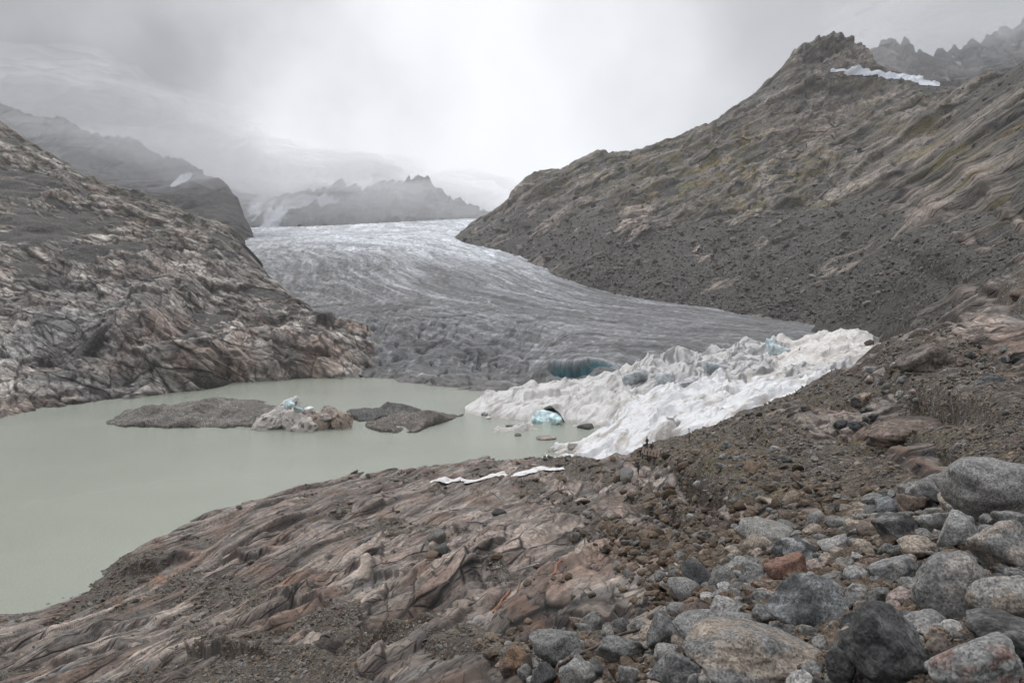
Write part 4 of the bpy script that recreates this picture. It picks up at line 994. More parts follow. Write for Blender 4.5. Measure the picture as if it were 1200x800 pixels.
def ice_mat():
    m, nt, b = mat_new('bare blue ice'); L = nt.links.new
    tc = N(nt, 'ShaderNodeTexCoord'); at = N(nt, 'ShaderNodeAttribute'); at.attribute_name = 'tint'
    n1 = N(nt, 'ShaderNodeTexNoise'); n1.inputs['Scale'].default_value = .8; n1.inputs['Detail'].default_value = 7; L(tc.outputs['Object'], n1.inputs[0])
    r = N(nt, 'ShaderNodeMapRange'); r.inputs[1].default_value = .3; r.inputs[2].default_value = .7; r.inputs[3].default_value = .6; r.inputs[4].default_value = 1.3; L(n1.outputs[0], r.inputs[0])
    s = N(nt, 'ShaderNodeVectorMath', operation='SCALE'); L(at.outputs['Color'], s.inputs[0]); L(r.outputs[0], s.inputs['Scale']); L(s.outputs[0], b.inputs['Base Color'])
    b.inputs['Roughness'].default_value = .6; b.inputs['Subsurface Weight'].default_value = .0
    bp = N(nt, 'ShaderNodeBump'); bp.inputs['Strength'].default_value = .5; bp.inputs['Distance'].default_value = .3; L(n1.outputs[0], bp.inputs['Height']); L(bp.outputs[0], b.inputs['Normal'])
    return m
M_bice = ice_mat()
TA = [(560, 500, 270), (560, 487, 283), (562, 466, 300), (566, 474, 322), (560, 490, 350), (600, 507, 250), (600, 494, 272), (600, 474, 286), (600, 459, 305), (600, 474, 340), (530, 520, 280), (530, 500, 320),
      (650, 546, 197), (650, 532, 238), (650, 499, 262), (650, 476, 276), (650, 457, 302), (650, 448, 325), (650, 462, 370),
      (690, 548, 196), (690, 526, 211), (690, 511, 226), (690, 518, 245), (690, 498, 262), (690, 470, 281), (690, 450, 306), (692, 442, 330), (692, 455, 375),
      (730, 549, 183), (730, 520, 200), (730, 496, 220), (730, 478, 245), (730, 456, 280), (730, 441, 310), (731, 432, 335), (731, 452, 380),
      (790, 540, 155), (790, 510, 185), (790, 480, 215), (790, 457, 250), (790, 436, 290), (791, 417, 335), (791, 436, 380),
      (850, 530, 145), (850, 490, 185), (850, 463, 220), (850, 441, 260), (850, 424, 300), (850, 411, 340), (850, 430, 390),
      (910, 500, 150), (910, 465, 190), (910, 440, 240), (910, 420, 290), (910, 403, 345), (910, 424, 390), (960, 480, 150), (960, 445, 200), (960, 420, 260), (960, 404, 310), (960, 393, 350), (960, 412, 400),
      (1010, 450, 160), (1010, 417, 230), (1010, 401, 280), (1010, 391, 330), (1010, 404, 380), (1040, 445, 160), (1040, 424, 220), (1040, 411, 280), (1040, 402, 320), (1040, 414, 370), (1090, 450, 160), (1090, 440, 330)]
npx5, nd5 = q_(1150), q_(700)
X, Y, Z = base_grid(TA, 545, 1075, npx5, 150, 385, nd5, 1.6)
PX, PY = proj(X, Y, Z)
def tents(X, Y, pts, k=.8):
    m = np.full(X.shape, -99., np.float32)
    for x, y, hgt, sl, an in pts:
        ca, sa = math.cos(an), math.sin(an)
        dx, dy = X - x, Y - y
        d = np.sqrt((dx * ca + dy * sa) ** 2 + (1.7 * (-dx * sa + dy * ca)) ** 2 + .3)
        m = np.maximum(m, hgt - sl * d ** .85)
    return m
pts = []
for i in range(85):
    px = random.uniform(555, 1045); D = random.uniform(195, 350)
    x = (px - 600) / F * D
    back = 1 if D > 265 else 0
    pts.append((x, D, random.uniform(2, 4.8 if back and px < 930 else 4.2), random.uniform(.4, .8), random.uniform(-.2, 1.4)))
for px, D, hh_ in [(568, 300, 5), (600, 303, 2.5), (648, 318, 2.5), (690, 326, 2.5), (735, 330, 4), (762, 326, 8), (791, 330, 9), (835, 332, 7), (874, 338, 8), (913, 335, 6), (642, 272, 5), (700, 285, 6), (716, 296, 6)]:
    pts.append(((px - 600) / F * D, D, hh_, 1.1, .5))
ten = tents(X, Y, pts)
ten = np.maximum(ten, -.5)
wx = X + 3 * fbm(X / 12, Y / 12, 3, 301); wy = Y + 3 * fbm(X / 12, Y / 12, 3, 302)
rot = .9
fa = wx * math.cos(rot) + wy * math.sin(rot); fb = -wx * math.sin(rot) + wy * math.cos(rot)
fold = np.maximum(0, ridged(fb / 5.5, fa / 20, 2, 303)) * .9 + .28 * ridged(fb / 1.9, fa / 9, 2, 304)
fold = fold * (.35 + .65 * sstep(-.3, .4, fbm(X / 14, Y / 14, 2, 305)))
crump = blobs(PX, PY, [(800, 440, 95, 20, -12, 1), (880, 425, 60, 16, -10, .8), (710, 452, 50, 16, 0, .6)])
hh = .75 * ten * (1 - .25 * sstep(250, 215, Y)) + 1.1 * fold * (.9 + .5 * crump) + 1.3 * crump * facets(fb, fa, 6, 9, 306, 1.2, 1.6, .4, .1)[0] + .35 * crump * ridged(X / 4.5, Y / 6, 3, 306) + .4 * fbm(X / 7, Y / 7, 3, 307) + 1.5 * facets(fb, fa, 10, 15, 309, 1.2, 1.5, .3, .05)[0] + .5 * facets(fb, fa, 3.5, 6, 310, 1.1, 1.5, .3, .06)[0]
edge = sstep(0, .06, (np.arange(npx5) / npx5)[None, :]) * sstep(1, .94, (np.arange(npx5) / npx5)[None, :])
hh = blur(hh, 1)
P5 = np.stack([X, Y, Z + (hh - 1.3) * edge], -1)
sec = np.zeros(X.shape, int)                              # 0 front sheet, 1 lakeside dirty sheet, 2 crumpled middle, 3 back sheet
jig = 6 * fbm(X / 14, Y / 14, 3, 310)
sec[(Y + jig > 246) & (PX < 745 + jig * 2)] = 1
sec[(sec == 0) & (PY + jig < 455 - (PX - 760) * .10) & (PX > 700)] = 2
sec[(PX + 3 * jig > 905) & (PY + jig * .6 < 425) & (sec == 2)] = 3
sec[(sec == 2) & (PY + jig * .5 > 437) & (PX > 875)] = 3
n1 = fbm(X / 9, Y / 9, 4, 311); n2 = fbm(fb / 1.6, fa / 9, 3, 312)
white = np.array((.78, .785, .79), np.float32)
c0 = mixc(white, (.46, .42, .385), sstep(.0, .8, n1 + .5 * n2) * .85)
c1 = mixc((.68, .67, .655), (.38, .345, .315), sstep(-.2, .6, n2 * .7 + n1 * .5) * .7)
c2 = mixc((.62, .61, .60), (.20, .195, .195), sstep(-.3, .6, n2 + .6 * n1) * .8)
c3 = mixc((.74, .72, .69), (.50, .455, .42), sstep(0, .6, n1 + .4 * n2 + .4 * sstep(400, 425, PY)) * .6)
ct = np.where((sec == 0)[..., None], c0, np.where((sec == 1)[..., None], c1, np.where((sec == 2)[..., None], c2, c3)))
trg = sstep(.5, .8, blobs(PX, PY, [(790, 492, 16, 5, 35, 1.1), (806, 502, 12, 2.5, 25, 1), (735, 505, 8, 5, 0, .7)]))
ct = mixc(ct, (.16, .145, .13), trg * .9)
P5[..., 2] += .35 * (sec == 0) + .2 * (sec == 3) - .5 * trg
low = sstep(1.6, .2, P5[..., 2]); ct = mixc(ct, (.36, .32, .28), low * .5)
arch = (((PX - 643) / 19) ** 2 + ((PY - 493) / 13.5) ** 2 < 1) & (Y > 250) & (Y < 284)
keep5 = (P5[..., 2] > -1.5) & ~arch
root = bpy.data.objects.new('covered_ice', None); COL.objects.link(root); root.location = (30, 250, 0)
thing(root, 'jagged ridge of melting ice draped in white fleece sheets between the lake and the slope', 'covered ice')
sh5 = P5.copy(); sh5[..., 0] -= 30; sh5[..., 1] -= 250
plab = {0: 'clean white sheet', 1: 'dirty beige sheet with a cave at the lake', 2: 'grey crumpled sheet with dark creases', 3: 'off white sheet on the far end'}
cs = sec[:-1, :-1].copy(); kk = keep5
ok = kk[:-1, :-1] & kk[1:, :-1] & kk[:-1, 1:] & kk[1:, 1:]
lab = np.arange(cs.size).reshape(cs.shape)
for it in range(1500):                                    # flood each sheet to find its connected pieces
    old = lab
    for ax in (0, 1):
        a_ = [slice(None)] * 2; b_ = [slice(None)] * 2; a_[ax] = slice(1, None); b_[ax] = slice(None, -1); a_ = tuple(a_); b_ = tuple(b_)
        m = (cs[a_] == cs[b_]) & ok[a_] & ok[b_]
        n_ = lab.copy(); n_[a_] = np.where(m, np.minimum(lab[a_], lab[b_]), n_[a_]); lab = n_
        n_ = lab.copy(); n_[b_] = np.where(m, np.minimum(lab[a_], lab[b_]), n_[b_]); lab = n_
    if it % 4 == 3: lab = np.where(ok, lab.reshape(-1)[lab], lab)
    if it % 4 == 3 and (old == lab).all(): break
ids, cnt = np.unique(lab[ok], return_counts=True)
idx = np.arange(sec.size, dtype=np.int32).reshape(sec.shape)
qd_all = np.stack([idx[:-1, :-1], idx[:-1, 1:], idx[1:, 1:], idx[1:, :-1]], -1)
for k, n_ in zip(ids, cnt):
    if n_ < 250: continue
    m = (lab == k) & ok; qd = qd_all[m]
    used = np.zeros(sec.size, bool); used[qd] = True; mpi = np.cumsum(used) - 1
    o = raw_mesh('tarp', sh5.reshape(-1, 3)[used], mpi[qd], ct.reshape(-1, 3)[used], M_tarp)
    o.parent = root
    if n_ > 20000: o['label'] = plab[int(cs.reshape(-1)[k])]
def ice_block(px, py, w, h, D, tint, seed, parent, org, planes=9, name='ice_block', mat=None, dd=.8):
    s = D / F
    o = boulder(name, 4, seed, w * s, w * s * dd, h * s, tint, mat or M_bice, planes, 1., .12, tuple(1.35 * c for c in tint))
    o.parent = parent
    o.location = ((px - 600) * s - org[0], D - org[1], CAMZ - (py - HOR) * s - org[2])
    return o
org = (30, 250, 0)
for i, (px, py, w, h, D, t) in enumerate([(643, 494, 42, 29, 275, (.50, .62, .64)), (651, 492, 17, 16, 266, (.50, .66, .68)), (628, 494, 16, 13, 269, (.40, .55, .57)),
        (744, 445, 32, 24, 290, (.24, .26, .27)), (778, 446, 24, 20, 276, (.30, .32, .33)), (838, 432, 26, 18, 284, (.30, .33, .35)), (914, 412, 28, 20, 294, (.38, .44, .46)), (904, 404, 12, 16, 302, (.42, .52, .55)), (722, 449, 16, 12, 305, (.2, .22, .23)), (808, 450, 26, 14, 262, (.25, .26, .27)), (573, 486, 18, 8, 284, (.10, .10, .10))]):
    ice_block(px, py, w, h, D, t, 900 + i, root, org)

# ------------------------------------------------------------------ iceberg and floes
def mound(name, prof_px, front, back, heightf, tintf, mat, seed, n=(420, 200)):
    """low island: plan outline given by its near and far shore, height above the water from heightf(u, t)"""
    p0, p1 = prof_px
    px = np.linspace(p0, p1, n[0])[None, :]; t = np.linspace(0, 1, n[1])[:, None]
    fy = np.interp(px, *front); by = np.interp(px, *back)
    Df = CAMZ * F / (fy - HOR); Db = CAMZ * F / (by - HOR)
    Y = (Df + (Db - Df) * t).astype(np.float32); X = ((px - 600) / F * Y).astype(np.float32)
    if name == 'ice_floe':
        Y = Y + (2.6 * perlin(px / 17 + seed, px * 0, 5) + 1.2 * perlin(px / 6 + seed, px * 0, 6)) * (1 - t) + (9 * perlin(px / 30 + seed, px * 0, 7) + 3 * perlin(px / 9, px * 0, 8)) * t
        Y = Y.astype(np.float32); X = ((px - 600) / F * Y).astype(np.float32)
    u = (px - p0) / (p1 - p0) + 0 * t
    z = heightf(u, t + 0 * px, X, Y)
    Pm = np.stack([X, Y, z.astype(np.float32)], -1)
    c = np.array([Pm[..., 0].mean(), Pm[..., 1].mean(), 0], np.float32)
    Cc = tintf(X, Y, z)
    # underside closes the body below the water
    bot = Pm - c; bot[..., 2] = -2.5
    top = Pm - c; top[..., 2] = np.maximum(top[..., 2], -2.45)
    nd_, np_ = n[1], n[0]
    idx = np.arange(nd_ * np_, dtype=np.int32).reshape(nd_, np_)
    q = np.stack([idx[:-1, :-1], idx[:-1, 1:], idx[1:, 1:], idx[1:, :-1]], -1).reshape(-1, 4)
    per = np.concatenate([idx[0, :], idx[1:, -1], idx[-1, -2::-1], idx[-2:0:-1, 0]])
    nx = np.roll(per, -1); o_ = nd_ * np_
    side = np.stack([per, per + o_, nx + o_, nx], 1)
    o = raw_mesh(name, np.concatenate([top.reshape(-1, 3), bot.reshape(-1, 3)]), np.concatenate([q, q[:, ::-1] + o_, side]), np.concatenate([Cc.reshape(-1, 3)] * 2), mat, E=np.ones(2 * o_, np.float32))
    o.location = c.tolist()
    return o
def bar_h(hmax, seed, pw=.35, skew=.6):
    def f(u, t, X, Y):
        e = np.clip(np.sin(np.pi * np.clip(u, 0, 1)), 0, 1) ** .35 * np.clip(np.sin(np.pi * np.clip(t, 0, 1) ** skew), 0, 1) ** pw
        return hmax * e * (.7 + .75 * fbm(X / 16, Y / 20, 3, seed)) - .5 + .35 * fbm(X / 3, Y / 3, 4, seed + 1) + .12 * fbm(X / .7, Y / .7, 3, seed + 3) + .5 * ridged(X / 9 + Y / 12, Y / 20, 3, seed + 2) * e * .4
    return f
def bar_c(seed, a=(.15, .135, .118), b=(.28, .255, .225)):
    def f(X, Y, z):
        c = mixc(a, b, .5 + fbm(X / 7, Y / 10, 5, seed, .6)); d1, _, ci = voronoi(X / .9, Y / .9, seed)
        c = c * (.7 + .6 * ci)[..., None]
        return mixc(c, (.05, .047, .043), sstep(.6, .0, z) * .7)
    return f
o = mound('ice_floe', (124, 325), ([124, 140, 175, 230, 275, 300, 325], [496, 499.5, 501, 501.5, 501, 500, 496]), ([124, 150, 190, 230, 300, 325], [492, 482, 476, 472, 468, 474]), bar_h(4.2, 401), bar_c(402), M_bar, 401)
thing(o, 'long low floe covered in brown gravel, left of the draped iceberg', 'ice floe')
o = mound('ice_floe', (406, 505), ([406, 420, 460, 505], [489, 494, 491, 486]), ([406, 415, 460, 505], [482, 479, 481, 483]), bar_h(3.4, 411, .2), bar_c(412, (.11, .108, .104), (.17, .166, .158)), M_bar, 411)
thing(o, 'flat dark grey floe just right of the draped iceberg, behind the pointed one', 'ice floe')
o = mound('ice_floe', (428, 545), ([428, 440, 465, 490, 515, 545], [500, 505, 507.5, 506, 496, 487]), ([428, 450, 490, 530, 545], [495, 488, 486, 485, 485.5]), bar_h(3.2, 421, .3), bar_c(422, (.16, .135, .113), (.27, .235, .20)), M_bar, 421)
thing(o, 'brown gravel covered floe tapering to a point on its right end', 'ice floe')
ib = bpy.data.objects.new('iceberg', None); COL.objects.link(ib)
cen = Vector(((356 - 600) / F * 260, 260, 0)); ib.location = cen
def draped(px0, px1, pyt, pyb, D, tint, seed, lean=0.):
    """one lump of ice under wrinkled fleece; the wrinkles run in all directions over the lump"""
    sc_ = D / F; w, h = (px1 - px0) * sc_, (pyb - pyt) * sc_
    V, T = rock_shape(6, seed, 9, .9, .05)
    V = V * np.array([w / 2, w * .42, h / 2], np.float32)
    q = V + 1.1 * np.stack([fbm3(V / 3 + k * 9, 2, seed + k) for k in range(3)], 1)
    wr = (1 - 2 * np.abs(perlin3(q / np.array([2.2, 2.2, 4.5], np.float32), seed + 5) * 1.6)) + .5 * (1 - 2 * np.abs(perlin3(q / np.array([1.0, 1.0, 2.2], np.float32), seed + 6) * 1.6))
    n = V / (np.linalg.norm(V, axis=1, keepdims=True) + 1e-6)
    V = V + n * (.42 * wr)[:, None]; V[:, 0] += lean * V[:, 2]
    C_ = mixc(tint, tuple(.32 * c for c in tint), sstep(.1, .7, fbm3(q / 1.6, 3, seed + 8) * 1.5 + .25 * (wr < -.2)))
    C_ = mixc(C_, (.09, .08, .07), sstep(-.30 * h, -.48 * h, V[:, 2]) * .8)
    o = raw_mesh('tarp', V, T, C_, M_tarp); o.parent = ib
    o.location = Vector((((px0 + px1) / 2 - 600) * sc_, D, CAMZ - ((pyt + pyb) / 2 - HOR) * sc_)) - cen
DR, DB = (.58, .53, .49), (.36, .29, .245)
for a_ in [(300, 334, 484, 508, 258, DR, 1, .5), (312, 342, 472, 510, 260, (.62, .59, .56), 2, .5), (326, 352, 465, 508, 262, (.68, .66, .64), 3, .2), (334, 366, 479, 510, 257, DR, 4, -.3), (350, 376, 477, 508, 260, (.52, .46, .42), 5, 0),
           (358, 388, 484, 509, 257, DB, 6, 0), (376, 402, 476, 507, 261, (.40, .34, .30), 7, -.1), (388, 414, 484, 508, 258, DB, 8, -.3), (344, 372, 490, 510, 254, DR, 9, 0)]: draped(*a_[:5], a_[5], 960 + a_[6], a_[7])
thing(ib, 'craggy iceberg draped in torn dirty fleece between the gravel floes', 'iceberg')
for i, (px, py, w, h, D, t) in enumerate([(339, 474, 13, 12, 253, (.42, .52, .54)), (349, 480, 12, 8, 253, (.20, .27, .28)), (362, 479, 12, 6, 253, (.55, .56, .56)), (381, 489, 14, 9, 255, (.25, .22, .20))]):
    ice_block(px, py, w, h, D, t, 930 + i, ib, (cen.x, cen.y, 0), mat=M_bice)
for i, (px, py, w, h, t, lab) in enumerate([(599, 499, 14, 3, (.20, .17, .15), 'thin brown ice scrap afloat left of the blue ice cave'), (607, 510, 9, 3, (.16, .15, .14), 'small dark ice scrap afloat, leftmost of the drifting scraps'),
        (640, 513, 24, 4, (.30, .26, .23), 'long dirty ice raft drifting below the blue ice cave'), (648, 528, 13, 5, (.55, .53, .5), 'white rimmed ice chunk drifting close to the near shore'), (668, 524, 26, 6, (.30, .27, .24), 'dirty ice raft touching the front of the white sheets'), (572, 490, 8, 3, (.6, .6, .58), 'little white ice chunk off the left tip of the white sheets'), (686, 501, 20, 7, (.09, .085, .08), 'dark rubble raft between the cave and the front sheet')]):
    D = CAMZ * F / (py - HOR); s = D / F
    o = boulder('ice_chunk', 3, 950 + i, w * s, w * s * 1.3, h * s * 1.4, t, M_bmid, 10, .7, .08, tuple(.6 * c for c in t))
    o.location = ((px - 600) * s, D, .05); thing(o, lab, 'ice chunk')

# ------------------------------------------------------------------ fleece strips on the bedrock
def strip(name, pts, lab, seed):
    ctr = [(Vector(pick(px, py)[0]), w) for px, py, w in pts]
    n = 90; m = 14
    tt = np.linspace(0, len(ctr) - 1, n); V = np.zeros((n, m, 3), np.float32)
    cx = np.array([list(c[0]) for c in ctr]); ww = np.array([c[1] for c in ctr])
    for a in range(3): V[..., a] = np.interp(tt, range(len(ctr)), cx[:, a])[:, None]
    w = np.interp(tt, range(len(ctr)), ww)[:, None] * (1 + .3 * perlin(tt * 3, tt * 0, seed)[:, None]); s = np.linspace(-1, 1, m)[None, :]
    V[..., 1] += w * s
    for i in range(n):
        for j in range(m):
            x, y = V[i, j, 0], V[i, j, 1]; px = 600 + F * x / y
            col = int(np.clip(round((px + 330) / 1810 * (npx - 1)), 0, npx - 1)); r = np.searchsorted(P[:, col, 1], y)
            V[i, j, 2] = P[max(0, r - 3):r + 4, col, 2].max()
    Z_ = V[..., 2].copy()
    Z_ = blur(Z_, 14)
    V[..., 2] = Z_ + .12 + .15 * np.abs(perlin(V[..., 0] / .9, V[..., 1] / 3, seed + 1))
    C_ = mixc((.78, .77, .76), (.52, .49, .46), sstep(.1, .6, fbm(V[..., 0] / 2, V[..., 1] / 4, 3, seed)))
    c = V.reshape(-1, 3).mean(0); V -= c
    o = grid_mesh(name, V, C_, M_tarp); o.location = c.tolist()
    sol = o.modifiers.new('thickness', 'SOLIDIFY'); sol.thickness = .06; sol.offset = -1
    return thing(o, lab, 'fleece sheet')
strip('fleece_sheet', [(504, 566, .7), (520, 563.5, 2.2), (540, 563, 2.4), (546, 565, 1.8)], 'short white fleece strip on the bedrock, left of the longer one', 5)
strip('fleece_sheet', [(545, 565, 1.8), (570, 560, 2.6), (590, 557, 3.2), (600, 559, 2.4), (625, 553, 3.0), (640, 551, 2.0), (662, 549, 1.4)], 'long rumpled white fleece strip running towards the covered ice', 6)

# ------------------------------------------------------------------ platform, people, post, cables
def tube(name, pts, r, mat, parent=None, seg=6, tint=None):
    n = len(pts); pts = [Vector(p) for p in pts]; vs = []; fs = []
    for i, p in enumerate(pts):
        d = (pts[min(i + 1, n - 1)] - pts[max(i - 1, 0)]).normalized(); a = d.orthogonal().normalized(); b_ = d.cross(a)
        rr = r[i] if isinstance(r, (list, tuple)) else r
        for j in range(seg):
            t = 2 * math.pi * j / seg; vs.append(p + (a * math.cos(t) + b_ * math.sin(t)) * rr)
    for i in range(n - 1):
        for j in range(seg): fs.append((i * seg + j, i * seg + (j + 1) % seg, (i + 1) * seg + (j + 1) % seg, (i + 1) * seg + j))
    fs.append(tuple(range(seg))[::-1]); fs.append(tuple((n - 1) * seg + j for j in range(seg)))
    me = bpy.data.meshes.new(name); me.from_pydata([v[:] for v in vs], [], fs); me.materials.append(mat)
    me.polygons.foreach_set('use_smooth', [True] * len(me.polygons))
    o = bpy.data.objects.new(name, me); COL.objects.link(o); o.parent = parent
    return o
def plain(name, c, rough=.8, scale=8, amp=.4, metal=0.):
    m, nt, b = mat_new(name); L = nt.links.new
    tc = N(nt, 'ShaderNodeTexCoord'); n1 = N(nt, 'ShaderNodeTexNoise'); n1.inputs['Scale'].default_value = scale; n1.inputs['Detail'].default_value = 5; L(tc.outputs['Object'], n1.inputs[0])
    r = N(nt, 'ShaderNodeValToRGB'); r.color_ramp.elements[0].position = .3; r.color_ramp.elements[1].position = .7
    r.color_ramp.elements[0].color = (*[x * (1 - amp) for x in c], 1); r.color_ramp.elements[1].color = (*[x * (1 + amp) for x in c], 1); L(n1.outputs[0], r.inputs[0]); L(r.outputs[0], b.inputs['Base Color'])
    b.inputs['Roughness'].default_value = rough; b.inputs['Metallic'].default_value = metal
    return m
M_wood = plain('weathered wood', (.11, .07, .048)); M_darkw = plain('dark wet timber', (.035, .028, .025)); M_cable = plain('rusty cable', (.05, .032, .025), .6)
M_metal = plain('dull aluminium', (.35, .36, .37), .45, 8, .2, .6); M_rust = plain('rust', (.26, .10, .05))
def plank(name, a, b, w, t, mat, parent):
    a, b = Vector(a), Vector(b); d = (b - a); L_ = d.length; d.normalize()
    sd = d.cross(Vector((0, 0, 1))).normalized() * w / 2; up = sd.cross(d).normalized() * t / 2
    vs = [p + s1 * sd + s2 * up for p in (a, b) for s1, s2 in ((-1, -1), (1, -1), (1, 1), (-1, 1))]
    me = bpy.data.meshes.new(name); me.from_pydata([v[:] for v in vs], [], [(3, 2, 1, 0), (4, 5, 6, 7), (0, 1, 5, 4), (1, 2, 6, 5), (2, 3, 7, 6), (3, 0, 4, 7)])
    me.materials.append(mat); o = bpy.data.objects.new(name, me); COL.objects.link(o); o.parent = parent
    bv = o.modifiers.new('worn edges', 'BEVEL'); bv.width = .015; bv.segments = 2
    return o
g0 = pick(768, 541)[0]
DP = g0.y; sP = DP / F
plat = bpy.data.objects.new('wooden_platform', None); COL.objects.link(plat); plat.location = ((768 - 600) * sP, DP, CAMZ - (534 - HOR) * sP)
thing(plat, 'broken wooden walkway of loose planks on dark timbers at the edge of the white sheets', 'platform')
def pl(px, py, dy=0): return Vector(((px - 768) * sP, dy, -(py - 534) * sP))
for i in range(9):
    x = 753 + i * 3.7; y = 527.5 + i * .75 + random.uniform(-.5, .5)
    plank('plank', pl(x - 2.2, y + 3.4, -1.1), pl(x + 3.0, y - 2.4, 1.2), .34, .07, M_wood, plat)
for dy in (-.9, .9):
    plank('beam', pl(750, 530 - dy * 1.2, dy), pl(787, 537 - dy * 1.2, dy), .22, .26, M_darkw, plat)
for x, y in ((751.5, 529), (760, 532), (770, 534), (780, 536)):
    for dy in (-.9, .9): plank('post', pl(x, y, dy), pl(x + .4, y + 7, dy), .2, .2, M_darkw, plat)
for i in range(4): plank('brace', pl(755 + i * 4, 533 + random.uniform(-1, 2), -1.1), pl(761 + i * 4 + random.uniform(-2, 3), 540 + random.uniform(-2, 2), -.9), .16, .1, M_darkw, plat)

def person(loc, facing, coat, legs, pose, lab, hgt=1.75):
    sk = {'walk': dict(hip=(0, 0, .93), chest=(0, .04, 1.3), neck=(0, .05, 1.47), head=(0, .08, 1.62), lk=(-.11, .12, .5), la=(-.12, .16, .08), lt=(-.12, .32, .04), rk=(.11, -.02, .5), ra=(.12, -.22, .1), rt=(.12, -.08, .04), le=(-.29, -.05, 1.12), lh=(-.27, .08, .9), re=(.29, .02, 1.12), rh=(.26, .2, .98)),
          'stand': dict(hip=(0, 0, .93), chest=(0, 0, 1.3), neck=(0, 0, 1.47), head=(0, .04, 1.62), lk=(-.11, .02, .5), la=(-.13, 0, .08), lt=(-.15, .16, .04), rk=(.11, .02, .5), ra=(.13, 0, .08), rt=(.15, .16, .04), le=(-.28, -.02, 1.12), lh=(-.24, .12, .93), re=(.28, -.02, 1.12), rh=(.24, .12, .93)),
          'crouch': dict(hip=(0, -.1, .42), chest=(0, .12, .78), neck=(0, .2, .93), head=(0, .28, 1.06), lk=(-.16, .3, .5), la=(-.14, .05, .08), lt=(-.15, .22, .04), rk=(.16, .3, .45), ra=(.14, .02, .08), rt=(.15, .2, .04), le=(-.26, .25, .6), lh=(-.14, .42, .5), re=(.26, .25, .6), rh=(.14, .42, .45))}[pose]
    names = ['hip', 'chest', 'neck', 'head', 'lk', 'la', 'lt', 'rk', 'ra', 'rt', 'le', 'lh', 're', 'rh']
    V = [sk[n] for n in names]; ix = {n: i for i, n in enumerate(names)}
    def add(v): V.append(v); return len(V) - 1
    lhp = add((-.1, sk['hip'][1], sk['hip'][2] - .04)); rhp = add((.1, sk['hip'][1], sk['hip'][2] - .04))
    cz = sk['chest']; lsh = add((-.18, cz[1], cz[2] + .1)); rsh = add((.18, cz[1], cz[2] + .1))
    E = [(0, 1), (1, 2), (2, 3), (0, lhp), (lhp, ix['lk']), (ix['lk'], ix['la']), (ix['la'], ix['lt']), (0, rhp), (rhp, ix['rk']), (ix['rk'], ix['ra']), (ix['ra'], ix['rt']),
         (1, lsh), (lsh, ix['le']), (ix['le'], ix['lh']), (1, rsh), (rsh, ix['re']), (ix['re'], ix['rh'])]
    R = {'hip': .15, 'chest': .17, 'neck': .06, 'head': .1, 'lk': .07, 'la': .05, 'lt': .045, 'rk': .07, 'ra': .05, 'rt': .045, 'le': .055, 'lh': .04, 're': .055, 'rh': .04}
    rad = [R[n] for n in names] + [.1, .1, .08, .08]
    me = bpy.data.meshes.new('person'); me.from_pydata(V, E, [])
    o = bpy.data.objects.new('person', me); COL.objects.link(o)
    md = o.modifiers.new('body', 'SKIN'); md.use_smooth_shade = True
    for i, v_ in enumerate(me.skin_vertices[0].data): v_.radius = (rad[i], rad[i] * (.8 if i in (0, 1) else 1)); v_.use_root = (i == 0)
    sb = o.modifiers.new('smooth', 'SUBSURF'); sb.levels = 2; sb.render_levels = 2
    m, nt, b = mat_new('clothes and skin'); L = nt.links.new        # trousers below the hip, coat above, skin at the face
    tc = N(nt, 'ShaderNodeTexCoord'); sp = N(nt, 'ShaderNodeSeparateXYZ'); L(tc.outputs['Object'], sp.inputs[0])
    r = N(nt, 'ShaderNodeValToRGB'); r.color_ramp.interpolation = 'CONSTANT'; e = r.color_ramp.elements
    hz_ = sk['hip'][2]; nz_ = sk['neck'][2]
    e[0].position = 0; e[0].color = (.02, .018, .016, 1); e[1].position = .06 ; e[1].color = (*legs, 1)
    x = e.new((hz_ - .04) / 2); x.color = (*coat, 1); x = e.new((nz_ + .0) / 2); x.color = (.42, .27, .2, 1)
    dv = N(nt, 'ShaderNodeMath', operation='DIVIDE'); L(sp.outputs[2], dv.inputs[0]); dv.inputs[1].default_value = 2; L(dv.outputs[0], r.inputs[0]); L(r.outputs[0], b.inputs['Base Color']); b.inputs['Roughness'].default_value = .85
    me.materials.append(m)
    # hair or hood as a cap on the head
    import bmesh
    bm = bmesh.new(); bmesh.ops.create_uvsphere(bm, u_segments=16, v_segments=10, radius=.118)
    for v_ in list(bm.verts):
        if v_.co.z < -.02 and v_.co.y > .02: v_.co.y *= .4
        v_.co.y -= .02; v_.co.z += .03
    hm_ = bpy.data.meshes.new('hood'); bm.to_mesh(hm_); bm.free(); hm_.materials.append(plain('dark hood', tuple(.7 * c for c in coat)))
    hd = bpy.data.objects.new('hood', hm_); COL.objects.link(hd); hd.parent = o; hd.location = sk['head']
    o.location = loc; o.rotation_euler = (0, 0, facing); o.scale = (hgt / 1.75,) * 3
    return thing(o, lab, 'person')
topz = plat.location.z
def on_plat(px, py, dy): v_ = plat.location + pl(px, py, dy); return v_
person(on_plat(758.5, 525.6, .2), .6, (.05, .03, .03), (.02, .022, .03), 'stand', 'person in a dark coat standing upright on the wooden walkway')
person(on_plat(762.5, 526.6, -.2), -1.2, (.018, .02, .024), (.02, .02, .025), 'crouch', 'person in black crouching on the wooden walkway beside the standing one')
g1 = pick(746.5, 556)[0]
person(g1 + Vector((0, 0, -.05)), 2.4, (.025, .022, .03), (.03, .028, .03), 'walk', 'person in dark clothes walking alone on the rock below the walkway')
g2 = pick(816, 518)[0]; s2 = g2.y / F
post = bpy.data.objects.new('marker_post', None); COL.objects.link(post); post.location = g2
thing(post, 'thin leaning marker post with guy ropes standing against the white sheets', 'post')
